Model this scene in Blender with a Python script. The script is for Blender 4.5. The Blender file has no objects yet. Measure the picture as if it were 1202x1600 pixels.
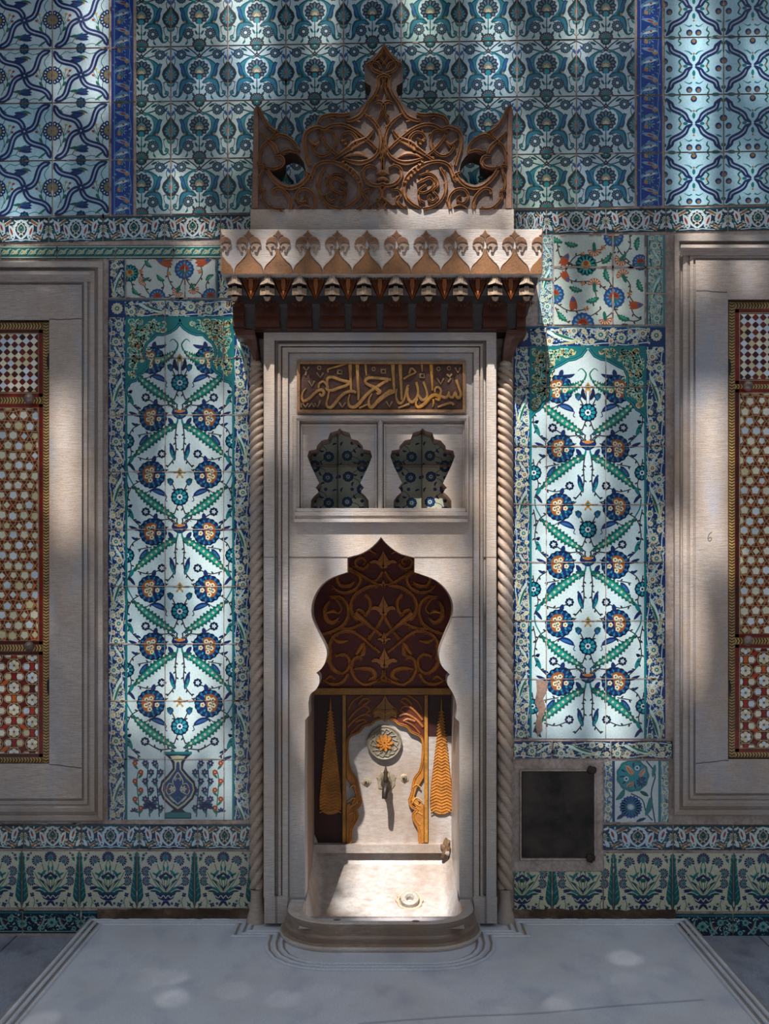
import bpy, math, random
from mathutils import Vector
from mathutils.geometry import tessellate_polygon
RND = random.Random(7)
sin, cos, pi = math.sin, math.cos, math.pi
# ---------------------------------------------------------------- camera numbers (image 1202 x 1600)
F, CX, CY, D, CZ = 1548.0, 608.0, 908.0, 4.3, 1.54
SLAB = 0.075
def W(px, py, p=0.0):
    """point of the place at depth p in front of the wall (metres) from its place in the photograph"""
    s = F / (D - p)
    return ((px - CX) / s, -p, CZ - (py - CY) / s)
def floor_p(py, z=SLAB):
    return D - (CZ - z) * F / (py - CY)
def FL(px, py, z=SLAB):
    p = floor_p(py, z); s = F / (D - p)
    return ((px - CX) / s, -p, z)
def lin(c):
    return c / 12.92 if c <= 0.04045 else ((c + 0.055) / 1.055) ** 2.4
def H(h):
    return tuple(lin(int(h[i:i + 2], 16) / 255) for i in (0, 2, 4))
scene = bpy.context.scene
COL = scene.collection
# ---------------------------------------------------------------- mesh building
class MB:
    def __init__(s):
        s.v, s.f, s.c = [], [], []
    def face(s, pts, col=(1, 1, 1)):
        n = len(s.v); s.v.extend(pts); s.f.append(tuple(range(n, n + len(pts)))); s.c.append(col)
    def grid(s, rows, col=(1, 1, 1), closed=False, flip=False):
        """rows: equal-length lists of points"""
        n = len(s.v); m = len(rows[0])
        for r in rows: s.v.extend(r)
        for i in range(len(rows) - 1):
            for j in range(m if closed else m - 1):
                a, b = n + i * m + j, n + i * m + (j + 1) % m
                q = (a, b, b + m, a + m)
                s.f.append(q[::-1] if flip else q); s.c.append(col)
    def box(s, x0, y0, z0, x1, y1, z1, col=(1, 1, 1)):
        n = len(s.v)
        s.v.extend([(x, y, z) for z in (z0, z1) for y in (y0, y1) for x in (x0, x1)])
        for q in ((0, 2, 3, 1), (4, 5, 7, 6), (0, 1, 5, 4), (2, 6, 7, 3), (0, 4, 6, 2), (1, 3, 7, 5)):
            s.f.append(tuple(n + k for k in q)); s.c.append(col)
    def add(s, o):
        n = len(s.v); s.v.extend(o.v); s.f.extend(tuple(i + n for i in f) for f in o.f); s.c.extend(o.c)
def link(o, parent=None):
    COL.objects.link(o)
    if parent is not None: o.parent = parent
    return o
def build(name, mb, mat, parent=None, smooth=False, bevel=0):
    me = bpy.data.meshes.new(name)
    me.from_pydata(mb.v, [], mb.f)
    ca = me.color_attributes.new('col', 'FLOAT_COLOR', 'CORNER')
    buf = []
    for f, c in zip(mb.f, mb.c):
        buf.extend((c[0], c[1], c[2], 1.0) * len(f))
    ca.data.foreach_set('color', buf)
    me.materials.append(mat)
    if smooth: me.polygons.foreach_set('use_smooth', [True] * len(mb.f))
    me.update()
    o = bpy.data.objects.new(name, me)
    link(o, parent)
    if bevel:
        b = o.modifiers.new('bevel', 'BEVEL'); b.width = bevel; b.segments = 2; b.limit_method = 'ANGLE'; b.angle_limit = 0.6
    return o
def tag(o, label=None, cat=None, group=None, kind=None):
    if label: o['label'] = label
    if cat: o['category'] = cat
    if group: o['group'] = group
    if kind: o['kind'] = kind
    return o
def empty(name, loc, label, cat, group=None):
    o = bpy.data.objects.new(name, None); o.empty_display_size = 0.1
    COL.objects.link(o)          # stays at the world origin so that children keep world coordinates
    return tag(o, label, cat, group)
# ---------------------------------------------------------------- materials
def nodes(name):
    m = bpy.data.materials.new(name); m.use_nodes = True
    nt = m.node_tree; b = nt.nodes['Principled BSDF']
    return m, nt, b
def N(nt, kind, **kw):
    n = nt.nodes.new(kind)
    for k, v in kw.items():
        if k in n.inputs: n.inputs[k].default_value = v
        else: setattr(n, k, v)
    return n
def ramp(nt, src, stops):
    r = nt.nodes.new('ShaderNodeValToRGB')
    e = r.color_ramp.elements
    while len(e) < len(stops): e.new(0.5)
    for k, (p, c) in enumerate(stops):
        e[k].position = p; e[k].color = (c[0], c[1], c[2], 1)
    nt.links.new(src, r.inputs[0]); return r
def mixc(nt, fac, a, b, mode='MIX'):
    m = nt.nodes.new('ShaderNodeMix'); m.data_type = 'RGBA'; m.blend_type = mode
    for i, x in ((0, fac), (6, a), (7, b)):
        if hasattr(x, 'links'): nt.links.new(x, m.inputs[i])
        elif i == 0: m.inputs[i].default_value = x
        else: m.inputs[i].default_value = (x[0], x[1], x[2], 1)
    return m.outputs[2]
def coords(nt, scale=(1, 1, 1)):
    g = nt.nodes.new('ShaderNodeNewGeometry'); mp = nt.nodes.new('ShaderNodeMapping')
    mp.inputs['Scale'].default_value = scale
    nt.links.new(g.outputs['Position'], mp.inputs['Vector']); return mp.outputs[0]
def noise(nt, scale, detail=5, rough=.55, stretch=(1, 1, 1), dist=0.0):
    n = N(nt, 'ShaderNodeTexNoise'); n.inputs['Scale'].default_value = scale
    n.inputs['Detail'].default_value = detail; n.inputs['Roughness'].default_value = rough
    n.inputs['Distortion'].default_value = dist
    nt.links.new(coords(nt, stretch), n.inputs['Vector']); return n.outputs['Fac']
def bump(nt, b, src, dist, strength=1.0, prev=None):
    bp = nt.nodes.new('ShaderNodeBump'); bp.inputs['Distance'].default_value = dist; bp.inputs['Strength'].default_value = strength
    nt.links.new(src, bp.inputs['Height'])
    if prev is not None: nt.links.new(prev, bp.inputs['Normal'])
    nt.links.new(bp.outputs[0], b.inputs['Normal']); return bp.outputs[0]
def attr(nt):
    a = nt.nodes.new('ShaderNodeAttribute'); a.attribute_name = 'col'; return a.outputs['Color']
def mat_glaze():
    m, nt, b = nodes('glazed_tile')
    c = attr(nt)
    n1 = noise(nt, 9, 4); n2 = noise(nt, 160, 3, .7)
    c = mixc(nt, .55, c, ramp(nt, n1, [(.3, (.72, .78, .82)), (.7, (1.0, .98, .94))]).outputs[0], 'MULTIPLY')
    c = mixc(nt, .8, c, ramp(nt, n2, [(.25, (.62, .62, .62)), (.6, (1, 1, 1))]).outputs[0], 'MULTIPLY')
    nt.links.new(c, b.inputs['Base Color'])
    r = ramp(nt, n1, [(.3, (.16,) * 3), (.7, (.34,) * 3)]); nt.links.new(r.outputs[0], b.inputs['Roughness'])
    bump(nt, b, noise(nt, 30, 3), .0012, .6)
    return m
def mat_mortar(name='lime_mortar', cs=('9c897e', 'bfaea4', 'd6cac2')):
    m, nt, b = nodes(name)
    n1 = noise(nt, 6, 6, .6); n2 = noise(nt, 70, 6, .7)
    c = ramp(nt, n1, [(.3, H(cs[0])), (.5, H(cs[1])), (.72, H(cs[2]))]).outputs[0]
    c = mixc(nt, .7, c, ramp(nt, n2, [(.3, (.45, .4, .38)), (.6, (1, 1, 1))]).outputs[0], 'MULTIPLY')
    nt.links.new(c, b.inputs['Base Color']); b.inputs['Roughness'].default_value = .9
    p = bump(nt, b, n1, .01); bump(nt, b, n2, .003, 1, p)
    return m
def mat_marble(name, base, dark, warm, streak=(1, 1, 14), rough=.42, blue=None, vein=.0):
    """tooled, weathered marble with fine horizontal grain, rusty stain and grey veins"""
    m, nt, b = nodes(name)
    g = noise(nt, 26, 6, .65, streak); big = noise(nt, 2.3, 5, .6, (1, 1, .6)); st = noise(nt, 4.5, 6, .62, (1.6, 1, .5)); fine = noise(nt, 240, 3, .7)
    c = ramp(nt, g, [(.3, dark), (.62, base)]).outputs[0]
    c = mixc(nt, ramp(nt, big, [(.42, (0,) * 3), (.66, (.8,) * 3)]).outputs[0], c, warm)
    if blue: c = mixc(nt, ramp(nt, st, [(.5, (0,) * 3), (.72, (.75,) * 3)]).outputs[0], c, blue)
    c = mixc(nt, .6, c, ramp(nt, fine, [(.3, (.62, .6, .58)), (.55, (1, 1, 1))]).outputs[0], 'MULTIPLY')
    c = mixc(nt, 1.0, c, attr(nt), 'MULTIPLY')
    nt.links.new(c, b.inputs['Base Color']); b.inputs['Roughness'].default_value = rough
    p = bump(nt, b, g, .0022, .8); bump(nt, b, fine, .0007, .8, p)
    return m
def mat_painted(name, wear=.6, rough=.5, ground=None, bumpd=.0012):
    """carved stone or wood painted in the vertex colour, rubbed and dirty"""
    m, nt, b = nodes(name)
    n1 = noise(nt, 14, 6, .65); n2 = noise(nt, 120, 4, .7)
    c = attr(nt)
    c = mixc(nt, wear, c, ramp(nt, n1, [(.3, (.4, .34, .3)), (.55, (1, 1, 1)), (.75, (1.35, 1.25, 1.2))]).outputs[0], 'MULTIPLY')
    c = mixc(nt, .7, c, ramp(nt, n2, [(.3, (.5, .46, .42)), (.6, (1.05, 1.05, 1.05))]).outputs[0], 'MULTIPLY')
    nt.links.new(c, b.inputs['Base Color']); b.inputs['Roughness'].default_value = rough
    p = bump(nt, b, n1, bumpd * 2); bump(nt, b, n2, bumpd, 1, p)
    return m
def mat_pearl():
    m, nt, b = nodes('mother_of_pearl')
    c = attr(nt); n = noise(nt, 60, 4, .6, (1, 1, 1), 1.5)
    c = mixc(nt, .6, c, ramp(nt, n, [(.3, (.65, .72, .8)), (.5, (1, .96, .88)), (.7, (1.1, 1.05, 1.1))]).outputs[0], 'MULTIPLY')
    nt.links.new(c, b.inputs['Base Color']); b.inputs['Roughness'].default_value = .25
    bump(nt, b, noise(nt, 90, 3), .0015, .8)
    return m
def mat_metal(name, c0, c1, rough=.55, metallic=.7):
    m, nt, b = nodes(name)
    n1 = noise(nt, 9, 7, .65); n2 = noise(nt, 80, 4)
    nt.links.new(ramp(nt, n1, [(.35, c0), (.65, c1)]).outputs[0], b.inputs['Base Color'])
    b.inputs['Metallic'].default_value = metallic; b.inputs['Roughness'].default_value = rough
    p = bump(nt, b, n1, .004); bump(nt, b, n2, .001, 1, p)
    return m
def mat_leaf():
    m, nt, b = nodes('tree_foliage')
    nt.links.new(ramp(nt, noise(nt, 3), [(.3, H('2c4a1c')), (.7, H('55762f'))]).outputs[0], b.inputs['Base Color'])
    b.inputs['Roughness'].default_value = .6; return m
def mat_bark():
    m, nt, b = nodes('tree_bark')
    n = noise(nt, 8, 6, .6, (1, 1, .2))
    nt.links.new(ramp(nt, n, [(.3, H('3a2e24')), (.7, H('75675a'))]).outputs[0], b.inputs['Base Color'])
    b.inputs['Roughness'].default_value = .9; bump(nt, b, n, .03); return m
GLAZE = mat_glaze(); MORTAR = mat_mortar(); DIRTY = mat_mortar('stained_mortar', ('2e2019', '54402f', '8a7566'))
MARBLE = mat_marble('fountain_marble', H('d6ccc5'), H('a6988d'), H('b59d86'), blue=H('a9adb8'))
FRAMEM = mat_marble('window_marble', H('c2b6ae'), H('9a8c82'), H('a58d78'), blue=H('9aa0ae'))
PLATM = mat_marble('platform_marble', H('d8dae2'), H('bdc0cc'), H('c4c2c6'), streak=(4, 10, 1), rough=.35, blue=H('a9afc2'))
PAVEM = mat_marble('pavement_marble', H('a0a4b2'), H('747a8a'), H('8a8890'), streak=(9, 1.2, 1), rough=.4, blue=H('4d5468'))
BASINM = mat_marble('basin_marble', H('cbc9ca'), H('a5a09c'), H('947d6a'), streak=(1, 1, 3), rough=.38)
PAINT = mat_painted('painted_carving'); WOOD = mat_painted('painted_muqarnas', .7, .4)
INLAY = mat_painted('tortoiseshell_inlay', .8, .3, bumpd=.0005); PEARL = mat_pearl()
IRON = mat_metal('rusty_iron', H('262422'), H('4a403a'), .6, .55)
BRONZE = mat_metal('old_bronze', H('15110e'), H('4a3e33'), .5, .45)
KNOBM = mat_metal('worn_knob_metal', H('4a3c34'), H('a08c80'), .4, .5); LEAFM = mat_leaf(); BARK = mat_bark()
# ---------------------------------------------------------------- 2-D drawing (pixel space, y down)
def crom(pts, k=5, closed=False):
    n = len(pts)
    if n < 3 and not closed: 
        return [tuple(pts[0][j] + (pts[-1][j] - pts[0][j]) * i / 3 for j in range(len(pts[0]))) for i in range(4)]
    out = []
    rng = n if closed else n - 1
    for i in range(rng):
        g = (lambda q: pts[q % n]) if closed else (lambda q: pts[max(0, min(n - 1, q))])
        a, b, c, d = g(i - 1), g(i), g(i + 1), g(i + 2)
        for t in range(k):
            t /= k
            out.append(tuple(.5 * (2 * b[j] + (c[j] - a[j]) * t + (2 * a[j] - 5 * b[j] + 4 * c[j] - d[j]) * t * t + (3 * b[j] - a[j] - 3 * c[j] + d[j]) * t ** 3) for j in range(len(b))))
    if not closed: out.append(tuple(pts[-1]))
    return out
def normals2(pts):
    o = []
    n = len(pts)
    for i in range(n):
        a, b = pts[max(0, i - 1)], pts[min(n - 1, i + 1)]
        dx, dy = b[0] - a[0], b[1] - a[1]; l = math.hypot(dx, dy) or 1
        o.append((-dy / l, dx / l))
    return o
def clip_poly(p, x0, y0, x1, y1):
    for ax, lim, sg in ((0, x0, 1), (0, x1, -1), (1, y0, 1), (1, y1, -1)):
        q = []
        n = len(p)
        if not n: return p
        for i in range(n):
            a, b = p[i], p[(i + 1) % n]
            da, db = (a[ax] - lim) * sg, (b[ax] - lim) * sg
            if da >= 0: q.append(a)
            if (da >= 0) != (db >= 0):
                t = da / (da - db); q.append((a[0] + (b[0] - a[0]) * t, a[1] + (b[1] - a[1]) * t))
        p = q
    return p
class Pat:
    """a drawing: list of (points, colour, layer). Mirror and move through .T"""
    def __init__(s): s.P = []; s.L = 0; s.T = [lambda x, y: (x, y)]
    def at(s, L): s.L = L; return s
    def raw(s, pts, col):
        for T in s.T: s.P.append(([T(*q) for q in pts], col, s.L))
    def poly(s, pts, col, smooth=0): 
        s.L += 1; s.raw(crom(pts, smooth, True) if smooth else pts, col)
    def rect(s, x0, y0, x1, y1, col): s.poly([(x0, y0), (x1, y0), (x1, y1), (x0, y1)], col)
    def line(s, pts, w, col, k=4, up=True):
        """w: width or list of widths along the line"""
        if up: s.L += 1
        ws = w if isinstance(w, (list, tuple)) else None
        if k: pts = crom(pts, k)
        nn = normals2(pts); n = len(pts)
        def wd(i):
            if ws is None: return w / 2
            t = i / (n - 1) * (len(ws) - 1); a = int(min(t, len(ws) - 2)); return (ws[a] + (ws[a + 1] - ws[a]) * (t - a)) / 2
        for i in range(n - 1):
            a, b = pts[i], pts[i + 1]; na, nb = nn[i], nn[i + 1]; wa, wb = wd(i), wd(i + 1)
            s.raw([(a[0] + na[0] * wa, a[1] + na[1] * wa), (b[0] + nb[0] * wb, b[1] + nb[1] * wb), (b[0] - nb[0] * wb, b[1] - nb[1] * wb), (a[0] - na[0] * wa, a[1] - na[1] * wa)], col)
    def stem(s, pts, w, col):
        s.line(pts, w, col); q = crom(pts, 4); nn = normals2(q); L = sum(math.hypot(b[0] - a[0], b[1] - a[1]) for a, b in zip(q, q[1:])); n = int(L / 9)
        for i in range(n):
            k = int((i + .7) / n * (len(q) - 1)); sd = 1 if i % 2 else -1; (x, y), (nx, ny) = q[k], nn[k]; tx, ty = ny, -nx
            s.leaf(x, y, x + nx * sd * 4.2 + tx * 3.4, y + ny * sd * 4.2 + ty * 3.4, 2.6, col)
    def disc(s, x, y, r, col, n=10, ry=None):
        s.poly([(x + r * cos(2 * pi * i / n), y + (ry or r) * sin(2 * pi * i / n)) for i in range(n)], col)
    def petals(s, x, y, r0, r1, n, w, col, rot=0., sp=2 * pi, up=True):
        if up: s.L += 1
        for i in range(n):
            a = rot + sp * i / n
            ca, sa = cos(a), sin(a)
            q = [(r0, 0), (r0 + (r1 - r0) * .45, w * .42), (r0 + (r1 - r0) * .8, w * .5), (r1, w * .12), (r1, -w * .12), (r0 + (r1 - r0) * .8, -w * .5), (r0 + (r1 - r0) * .45, -w * .42)]
            s.raw([(x + u * ca - v * sa, y + u * sa + v * ca) for u, v in q], col)
    def daisy(s, x, y, r, petal, cen, dot, n=10, ring=None):
        if ring: s.disc(x, y, r * 1.08, ring, 12)
        s.petals(x, y, r * .25, r, n, 2 * pi * r / n * .86, petal, rot=RND.random())
        s.disc(x, y, r * .42, cen, 8)
        if dot: s.disc(x, y, r * .2, dot, 6)
    def rosette(s, x, y, r, dark, mid, lite, n=12):
        s.petals(x, y, r * .5, r, n, 2 * pi * r / n * 1.0, dark); s.disc(x, y, r * .8, dark, 14)
        s.petals(x, y, r * .3, r * .82, n // 2 + 2, r * .36, mid)
        s.disc(x, y, r * .34, lite, 8); s.disc(x, y, r * .16, dark, 6)
    def leaf(s, x0, y0, x1, y1, w, col, bend=0., serr=0, edge=None, mid=None, dots=None, prof=.75):
        dx, dy = x1 - x0, y1 - y0; L = math.hypot(dx, dy); nx, ny = -dy / L, dx / L
        def sp(t): b = bend * 4 * t * (1 - t); return (x0 + dx * t + nx * b, y0 + dy * t + ny * b)
        def outl(k):
            m = 8 if not serr else serr * 2; A, B = [], []
            for i in range(m + 1):
                t = i / m; x, y = sp(t); ww = w / 2 * k * (sin(pi * min(1, t * .94 + .03)) ** prof)
                if serr: ww *= (1.24 if i % 2 else .7); tt = t - (.0 if i % 2 else -.01)
                A.append((x + nx * ww, y + ny * ww)); B.append((x - nx * ww, y - ny * ww))
            return A + B[::-1][1:-1]
        if edge: s.poly(outl(1.0), edge); s.poly(outl(.74), col)
        else: s.poly(outl(1.0), col)
        if mid: s.line([sp(.05), sp(.35), sp(.65), sp(.95)], w * .12, mid, 3)
        if dots:
            n, c1, c2, r = dots
            for i in range(n):
                x, y = sp((i + .8) / (n + .6)); s.petals(x, y, 0, r, 5, r * .9, c1, RND.random()); s.disc(x, y, r * .35, c2, 5)
    def carn(s, x, y, r, ang, col, base, n=9, out=None, sp=1.35, wk=1.0):
        """carnation fan opening towards ang (radians, y down)"""
        s.L += 1
        for i in range(n):
            a = ang - sp + 2 * sp * i / (n - 1); ca, sa = cos(a), sin(a); w = r * .36 * wk
            q = [(r * .15, 0), (r * .7, w * .5), (r, w * .55), (r * .88, w * .2), (r * 1.04, 0), (r * .88, -w * .2), (r, -w * .55), (r * .7, -w * .5)]
            s.raw([(x + u * ca - v * sa, y + u * sa + v * ca) for u, v in q], col)
        if out: s.petals(x, y, r * .4, r * .75, 5, r * .15, out, ang - 1.1, 2.75)
        s.leaf(x + cos(ang) * r * .35, y + sin(ang) * r * .35, x - cos(ang) * r * .6, y - sin(ang) * r * .6, r * .55, base)
    def tulip(s, x, y, r, ang, col, edge, n=3):
        for i in range(n):
            a = ang + (i - (n - 1) / 2) * .42
            s.leaf(x - cos(ang) * r, y - sin(ang) * r, x + cos(a) * r, y + sin(a) * r, r * .55, col, edge=edge)
def tile(mb, P, size, quad, src=None, tint=(1, 1, 1), p=0.0, inset=1.1, ground=None, wob=True):
    """one glazed tile: pattern P (size w,h) over the photo quad tl,tr,br,bl"""
    w, h = size; u0, v0, u1, v1 = src or (0, 0, w, h)
    pw = [p + (RND.random() * .003 if wob else 0) for _ in range(4)]
    pw[2] = pw[1] + pw[3] - pw[0]
    cx = sum(q[0] for q in quad) / 4; cy = sum(q[1] for q in quad) / 4
    Q = [(q[0] + inset * (1 if q[0] < cx else -1), q[1] + inset * (1 if q[1] < cy else -1)) for q in quad]
    def M(x, y, L):
        a, b = (x - u0) / (u1 - u0), (y - v0) / (v1 - v0)
        k = [(1 - a) * (1 - b), a * (1 - b), a * b, (1 - a) * b]
        return W(sum(k[i] * Q[i][0] for i in range(4)), sum(k[i] * Q[i][1] for i in range(4)), sum(k[i] * pw[i] for i in range(4)) + L * 1.5e-5)
    if ground is not None:
        g = tuple(a * b for a, b in zip(ground, tint))
        mb.face([M(u0, v0, 0), M(u1, v0, 0), M(u1, v1, 0), M(u0, v1, 0)][::-1], g)
        for (a, b), (c, d) in (((u0, v0), (u1, v0)), ((u1, v0), (u1, v1)), ((u1, v1), (u0, v1)), ((u0, v1), (u0, v0))):
            A, B = M(a, b, 0), M(c, d, 0); mb.face([A, B, (B[0], .0035, B[2]), (A[0], .0035, A[2])], H('8a7466'))
    for pts, col, L in P.P:
        xs = [q[0] for q in pts]; ys = [q[1] for q in pts]
        if max(xs) < u0 or min(xs) > u1 or max(ys) < v0 or min(ys) > v1: continue
        if min(xs) < u0 or max(xs) > u1 or min(ys) < v0 or max(ys) > v1: pts = clip_poly(pts, u0, v0, u1, v1)
        if len(pts) >= 3: mb.face([M(x, y, L + 1) for x, y in pts][::-1], tuple(a * b for a, b in zip(col, tint)))
def flat(mb, P, clip, p=0.0, tintf=None):
    """a drawing placed straight on a plane at depth p, clipped to the rect"""
    for pts, col, L in P.P:
        xs = [q[0] for q in pts]; ys = [q[1] for q in pts]
        if clip:
            if max(xs) < clip[0] or min(xs) > clip[2] or max(ys) < clip[1] or min(ys) > clip[3]: continue
            if min(xs) < clip[0] or max(xs) > clip[2] or min(ys) < clip[1] or max(ys) > clip[3]: pts = clip_poly(pts, *clip)
        if len(pts) < 3: continue
        t = tintf(sum(xs) / len(xs), sum(ys) / len(ys)) if tintf else (1, 1, 1)
        mb.face([W(x, y, p + (L + 1) * 1.5e-5) for x, y in pts][::-1], tuple(a * b for a, b in zip(col, t)))
def chips(mb, segs, p, n, size=3.0, col=None):
    """knocked-off glaze showing mortar along the joints"""
    for _ in range(n):
        a, b = RND.choice(segs); t = RND.random(); x = a[0] + (b[0] - a[0]) * t; y = a[1] + (b[1] - a[1]) * t
        hz = abs(b[0] - a[0]) > abs(b[1] - a[1]); r = size * (.3 + RND.random() ** 2); rx, ry = (r * 2.2, r * .6) if hz else (r * .6, r * 2.2)
        c = col or H(RND.choice(['a58d82', '8b7468', 'b39c90', '5c473c', 'c0aca2']))
        mb.face([W(x + rx * cos(k) * (.6 + .5 * RND.random()), y + ry * sin(k) * (.6 + .5 * RND.random()), p + .0032) for k in (0, -.9, -1.8, -2.7, -3.6, -4.5, -5.4)], c)
# ---------------------------------------------------------------- carving in relief
BEAD = [(-1, 0), (-.93, .88), (-.62, 1), (-.32, .55), (.32, .55), (.62, 1), (.93, .88), (1, 0)]
ROUND = [(-1, 0), (-.7, .7), (0, 1), (.7, .7), (1, 0)]
def carve(mb, pts, w, p, h, col, prof=BEAD, k=5, lift=0.0, ends=True, cols=None):
    if k: pts = crom(pts, k)
    nn = normals2(pts); n = len(pts); rows = []
    ws = w if isinstance(w, (list, tuple)) else [w, w]
    for i, (q, m) in enumerate(zip(pts, nn)):
        t = i / (n - 1) * (len(ws) - 1); a = int(min(t, len(ws) - 2)); ww = (ws[a] + (ws[a + 1] - ws[a]) * (t - a)) / 2
        rows.append([W(q[0] + m[0] * ww * u, q[1] + m[1] * ww * u, p + lift + h * v) for u, v in prof])
    if ends:
        for r, q, e in ((rows[0], pts[0], 0), (rows[-1], pts[-1], 1)):
            base = [W(q[0], q[1], p + lift)] * len(prof)
            (rows.insert(0, base) if not e else rows.append(base))
    mb.grid(rows, col, flip=True)
def sprout(mb, q, p, h, col, step=10., ln=5.5, w=3.4):
    """small leaves growing off a carved tendril"""
    L = sum(math.hypot(b[0] - a[0], b[1] - a[1]) for a, b in zip(q, q[1:])); n = int(L / step); nn = normals2(q)
    for i in range(n):
        k = min(len(q) - 1, int((i + .6) / n * (len(q) - 1))); sd = 1 if i % 2 else -1; (x, y), (nx, ny) = q[k], nn[k]; tx, ty = ny, -nx
        carve(mb, [(x + nx * sd, y + ny * sd), (x + nx * sd * ln * .6 + tx * ln * .3, y + ny * sd * ln * .6 + ty * ln * .3), (x + nx * sd * ln * .75 + tx * ln * 1.0, y + ny * sd * ln * .75 + ty * ln * 1.0)], [w * .5, w, .4], p, h, col, ROUND, 3)
def relief(mb, pts, p, h, col, side=None, inset=.8, smooth=0):
    """raised flat shape with chamfered edge"""
    if smooth: pts = crom(pts, smooth, True)
    n = len(pts); area = sum(pts[i][0] * pts[(i + 1) % n][1] - pts[(i + 1) % n][0] * pts[i][1] for i in range(n))
    if area < 0: pts = pts[::-1]
    ins = []
    for i in range(n):
        a, b, c = pts[i - 1], pts[i], pts[(i + 1) % n]
        e1 = (b[0] - a[0], b[1] - a[1]); e2 = (c[0] - b[0], c[1] - b[1])
        l1 = math.hypot(*e1) or 1; l2 = math.hypot(*e2) or 1
        nx, ny = -e1[1] / l1 - e2[1] / l2, e1[0] / l1 + e2[0] / l2; l = math.hypot(nx, ny) or 1
        ins.append((b[0] + nx / l * inset, b[1] + ny / l * inset))
    top = [W(x, y, p + h) for x, y in ins]; bot = [W(x, y, p) for x, y in pts]
    tri_face(mb, [ins], p + h, col)
    for i in range(n): mb.face([bot[i], top[i], top[(i + 1) % n], bot[(i + 1) % n]], side or col)
def tri_face(mb, loops, p, col=(1, 1, 1)):
    """flat face with holes at depth p; loops in photo pixels"""
    P3 = [[Vector((x, y, 0)) for x, y in l] for l in loops]
    allp = [q for l in loops for q in l]
    n0 = len(mb.v); mb.v.extend([W(x, y, p) for x, y in allp])
    for t in tessellate_polygon(P3):
        a, b, c = (allp[i] for i in t)
        ar = (b[0] - a[0]) * (c[1] - a[1]) - (b[1] - a[1]) * (c[0] - a[0])
        if abs(ar) < 1e-9: continue
        mb.f.append(tuple(n0 + i for i in (t if ar < 0 else t[::-1]))); mb.c.append(col)
def prism(mb, loop, p0, p1, col=(1, 1, 1), side=None, holes=(), back=False):
    """slab of the given outline (at front depth p1) going straight back to p0"""
    tri_face(mb, [loop] + list(holes), p1, col)
    for lp in [loop] + list(holes):
        fr = [W(x, y, p1) for x, y in lp]; bk = [(v[0], -p0, v[2]) for v in fr]; n = len(lp)
        for i in range(n): mb.face([fr[i], fr[(i + 1) % n], bk[(i + 1) % n], bk[i]], side or col)
    if back:
        mb.face([(v[0], -p0, v[2]) for v in [W(x, y, p1) for x, y in loop]], col)
def rect_frame(mb, outer, inner, prof, cols=None, sides='LTRB'):
    """mitred moulding between two photo rects; prof: (fraction, depth)"""
    R = []
    for t, p in prof:
        x0, y0, x1, y1 = (outer[i] + (inner[i] - outer[i]) * t for i in range(4))
        R.append([W(x0, y0, p), W(x1, y0, p), W(x1, y1, p), W(x0, y1, p)])
    for i in range(len(R) - 1):
        for sd, (a, b) in (('T', (0, 1)), ('R', (1, 2)), ('B', (2, 3)), ('L', (3, 0))):
            if sd in sides: mb.face([R[i][a], R[i][b], R[i + 1][b], R[i + 1][a]], (cols[i] if cols else (1, 1, 1)))
def pbox(mb, x0, y0, x1, y1, p0, p1, col=(1, 1, 1)):
    """box whose front face fills the photo rect at depth p1"""
    a, b = W(x0, y1, p1), W(x1, y0, p1)
    mb.box(a[0], -p1, a[2], b[0], -p0, b[2], col)
def mir(pts, c): return [(2 * c - x, y) for x, y in pts]
def Zm(ox, oy, s): return lambda pts: [(ox + x / s, oy + y / s) for x, y in pts]
# ---------------------------------------------------------------- tile drawings
WHT = H('cfe0e6'); NAVY = H('142a5e'); NAVD = H('0c1c40'); TEAL = H('15787c'); TEAD = H('0d4c54'); GRN = H('1c6a55'); COB = H('1c4aa0'); TURQ = H('1f93a0')
RED = H('a8421f'); ORG = H('c27a35'); CREAM = H('dcd6b4'); YEL = H('c8a545'); BLU = H('2c5f9c'); INK = H('2c3038'); LTB = H('6f9cc0')
ID = lambda x, y: (x, y)
def sym(c): return [ID, lambda x, y: (2 * c - x, y)]
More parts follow.
